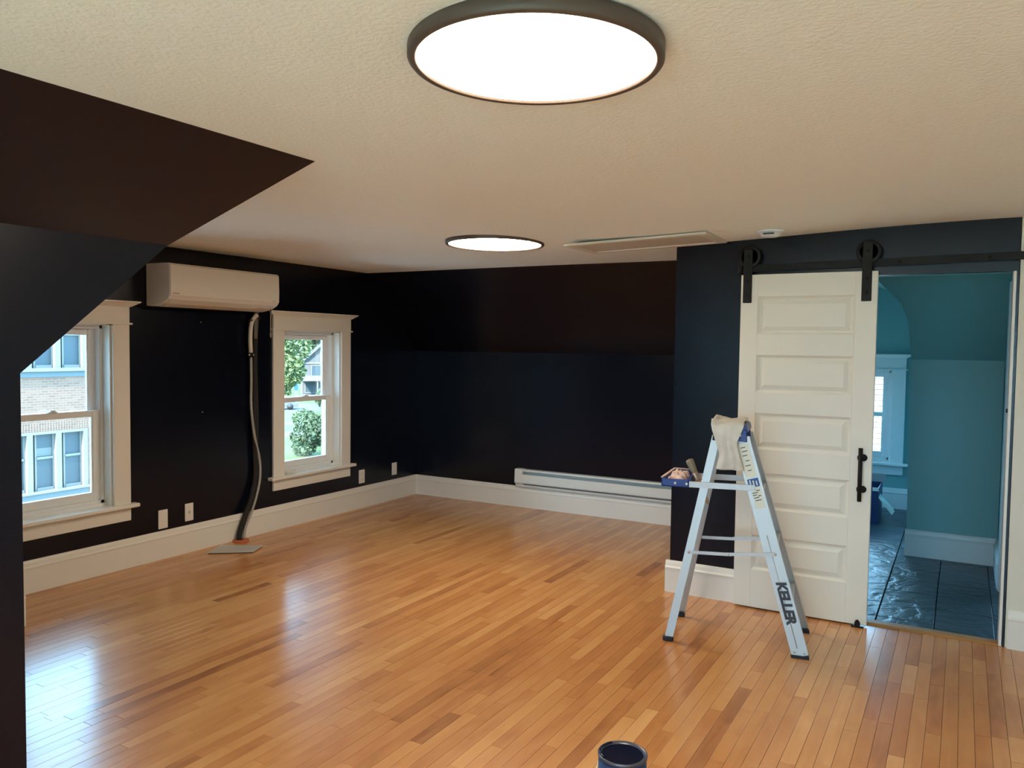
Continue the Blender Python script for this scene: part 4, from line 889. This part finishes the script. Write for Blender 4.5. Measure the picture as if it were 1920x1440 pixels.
# gabled house
ho = tag(empty('gabled_house', at_t(108, 2.6), math.atan2(rd.y, rd.x)), 'blue-grey gabled house with white trim and porch', 'house')
hw2 = 3.1
mb = MB(); mb.box((-hw2, 0, 0), (hw2, 8, 4.55)); mb.prism([(-hw2, 4.55), (hw2, 4.55), (0, 7.3)], (0, 0, 0), (0, 8, 0), (1, 0, 0), (0, 0, 1)); mb.build('wall', 'siding', ho)
for s_ in (-1, 1):
    mb = MB(); mb.bar((s_ * (hw2 + 0.4), 4, 4.32), (0, 4, 7.5), 0.14, 8.8, (0, 1, 0)); mb.build('roof', 'shingle', ho)
    mb = MB(); mb.bar((s_ * (hw2 + 0.4), -0.45, 4.22), (0, -0.45, 7.40), 0.22, 0.06, (0, 1, 0)); mb.build('bargeboard', 'ext_white', ho)
mb = MB(); mb.box((-hw2 - 0.2, -0.12, 4.42), (hw2 + 0.2, 0, 4.62)); mb.build('belt_course', 'ext_white', ho)
for (xa, xb, za, zb) in ((-0.55, 0.55, 4.95, 6.15), (-1.7, 1.75, 2.75, 4.15), (-2.5, -0.4, 0.7, 2.0), (0.2, 1.1, 0.2, 2.0)):
    mb = MB(); 
    for a, b in (((xa - .12, za - .12), (xb + .12, za)), ((xa - .12, zb), (xb + .12, zb + .12)), ((xa - .12, za), (xa, zb)), ((xb, za), (xb + .12, zb)), (((xa + xb) / 2 - .04, za), ((xa + xb) / 2 + .04, zb))): mb.box((a[0], -0.1, a[1]), (b[0], 0.0, b[1]))
    wo = mb.build('window', 'ext_white', ho); MB().box((xa, -0.04, za), (xb, -0.01, zb)).build('pane', 'ext_glass', wo)
mb = MB(); mb.prism([(0, 2.5), (-2.2, 2.25), (-2.2, 2.4), (0, 2.9)], (-hw2, 0, 0), (hw2, 0, 0), (0, 1, 0), (0, 0, 1)); mb.build('porch_roof', 'ext_white', ho)
for xx in (-hw2 + 0.1, -1.0, 1.0, hw2 - 0.1): MB().box((xx - 0.09, -2.1, 0), (xx + 0.09, -1.92, 2.3)).build('porch_post', 'ext_white', ho)
MB().box((-hw2, -2.2, 0), (hw2, 0, 0.25)).build('porch_deck', 'concrete', ho)
bn = tag(MB().box((-0.22, -0.02, 0), (0.22, 0.02, 0.75)).build('porch_banner', 'carton_blue', None, 0.0, 1, at_t(98, -1.0, GZ + 1.5)), 'small bright blue banner outside before the house', 'banner'); bn.rotation_euler = (0, 0, math.atan2(rd.y, rd.x)); mat('banner_blue', (0.01, 0.06, 0.14), 0.5); bn.data.materials[0] = MAT['banner_blue']
MB_ = MB().tube([(0, 0, -1.5), (0, 0, 0.0)], 0.03, 8).build('pole', 'ext_white', bn)
# parked car on the street
cr_ = tag(empty('parked_car', at_t(88.5, -2.8, GZ + 0.02), math.atan2(rd.y, rd.x)), 'pale parked car at the street edge', 'car')
mb = MB(); mb.prism([(-2.1, 0.35), (2.1, 0.35), (2.15, 0.75), (1.5, 0.92), (0.85, 1.42), (-0.9, 1.45), (-1.6, 0.98), (-2.15, 0.9)], (0, -0.85, 0), (0, 0.85, 0), (1, 0, 0), (0, 0, 1)); mb.build('body', 'carpaint', cr_, 0.06, 2)
mb = MB(); mb.prism([(-1.35, 0.98), (1.3, 0.96), (0.8, 1.36), (-0.85, 1.39)], (0, -0.86, 0), (0, 0.86, 0), (1, 0, 0), (0, 0, 1)); mb.build('side_glass', 'ext_glass', cr_)
for xx in (-1.3, 1.3):
    for yy in (-0.8, 0.8): mb = MB(); mb.lathe([(0.0, -0.1), (0.33, -0.1), (0.33, 0.1), (0.0, 0.1)], 20, Matrix.Translation((xx, yy, 0.33)) @ Matrix.Rotation(PI / 2, 4, 'X')); mb.build('wheel', 'rubber', cr_)
# pale clapboard neighbour seen through the dormer window
nb = tag(empty('pale_house', (-2.2, 24, GZ)), 'pale sided neighbouring house beyond the dormer window', 'house')
mb = MB(); mb.box((-7, 0, 0), (7, 6, 8.2)); mb.build('wall', 'ext_white', nb)
sd_ = MB()
for k in range(54): sd_.prism([(0, 0), (-0.03, 0), (0, 0.15)], (-7, 0, k * 0.15), (7, 0, k * 0.15), (0, 1, 0), (0, 0, 1))
o = sd_.build('siding', 'ext_white', nb); o['kind'] = 'stuff'
MB().box((-7.3, -0.2, 7.0), (7.3, 0, 7.25)).build('belt_course', 'ext_blue', nb)

# unseen pale cloth added behind the camera to bounce sunlight onto the ceiling
dc = MB(); rnd = random.Random(21); nu, nv = 34, 24; vs = []
for j in range(nv + 1):
    for i in range(nu + 1):
        u, v = i / nu, j / nv
        vs.append((-2.25 + 4.3 * u + 0.05 * math.sin(7 * v), -2.75 + 2.65 * v + 0.05 * math.sin(9 * u), 0.006 + 0.010 * max(0, math.sin(11 * u + 5 * v) * math.sin(6 * v - 3 * u)) + rnd.uniform(0, 0.002)))
n1 = nu + 1; dc.add(vs, [(j*n1+i, j*n1+i+1, (j+1)*n1+i+1, (j+1)*n1+i) for j in range(nv) for i in range(nu)], True)
tag(dc.build('bounce_cloth', 'canvas'), 'unseen pale cloth added behind the camera, bouncing sunlight upward', 'drop cloth')
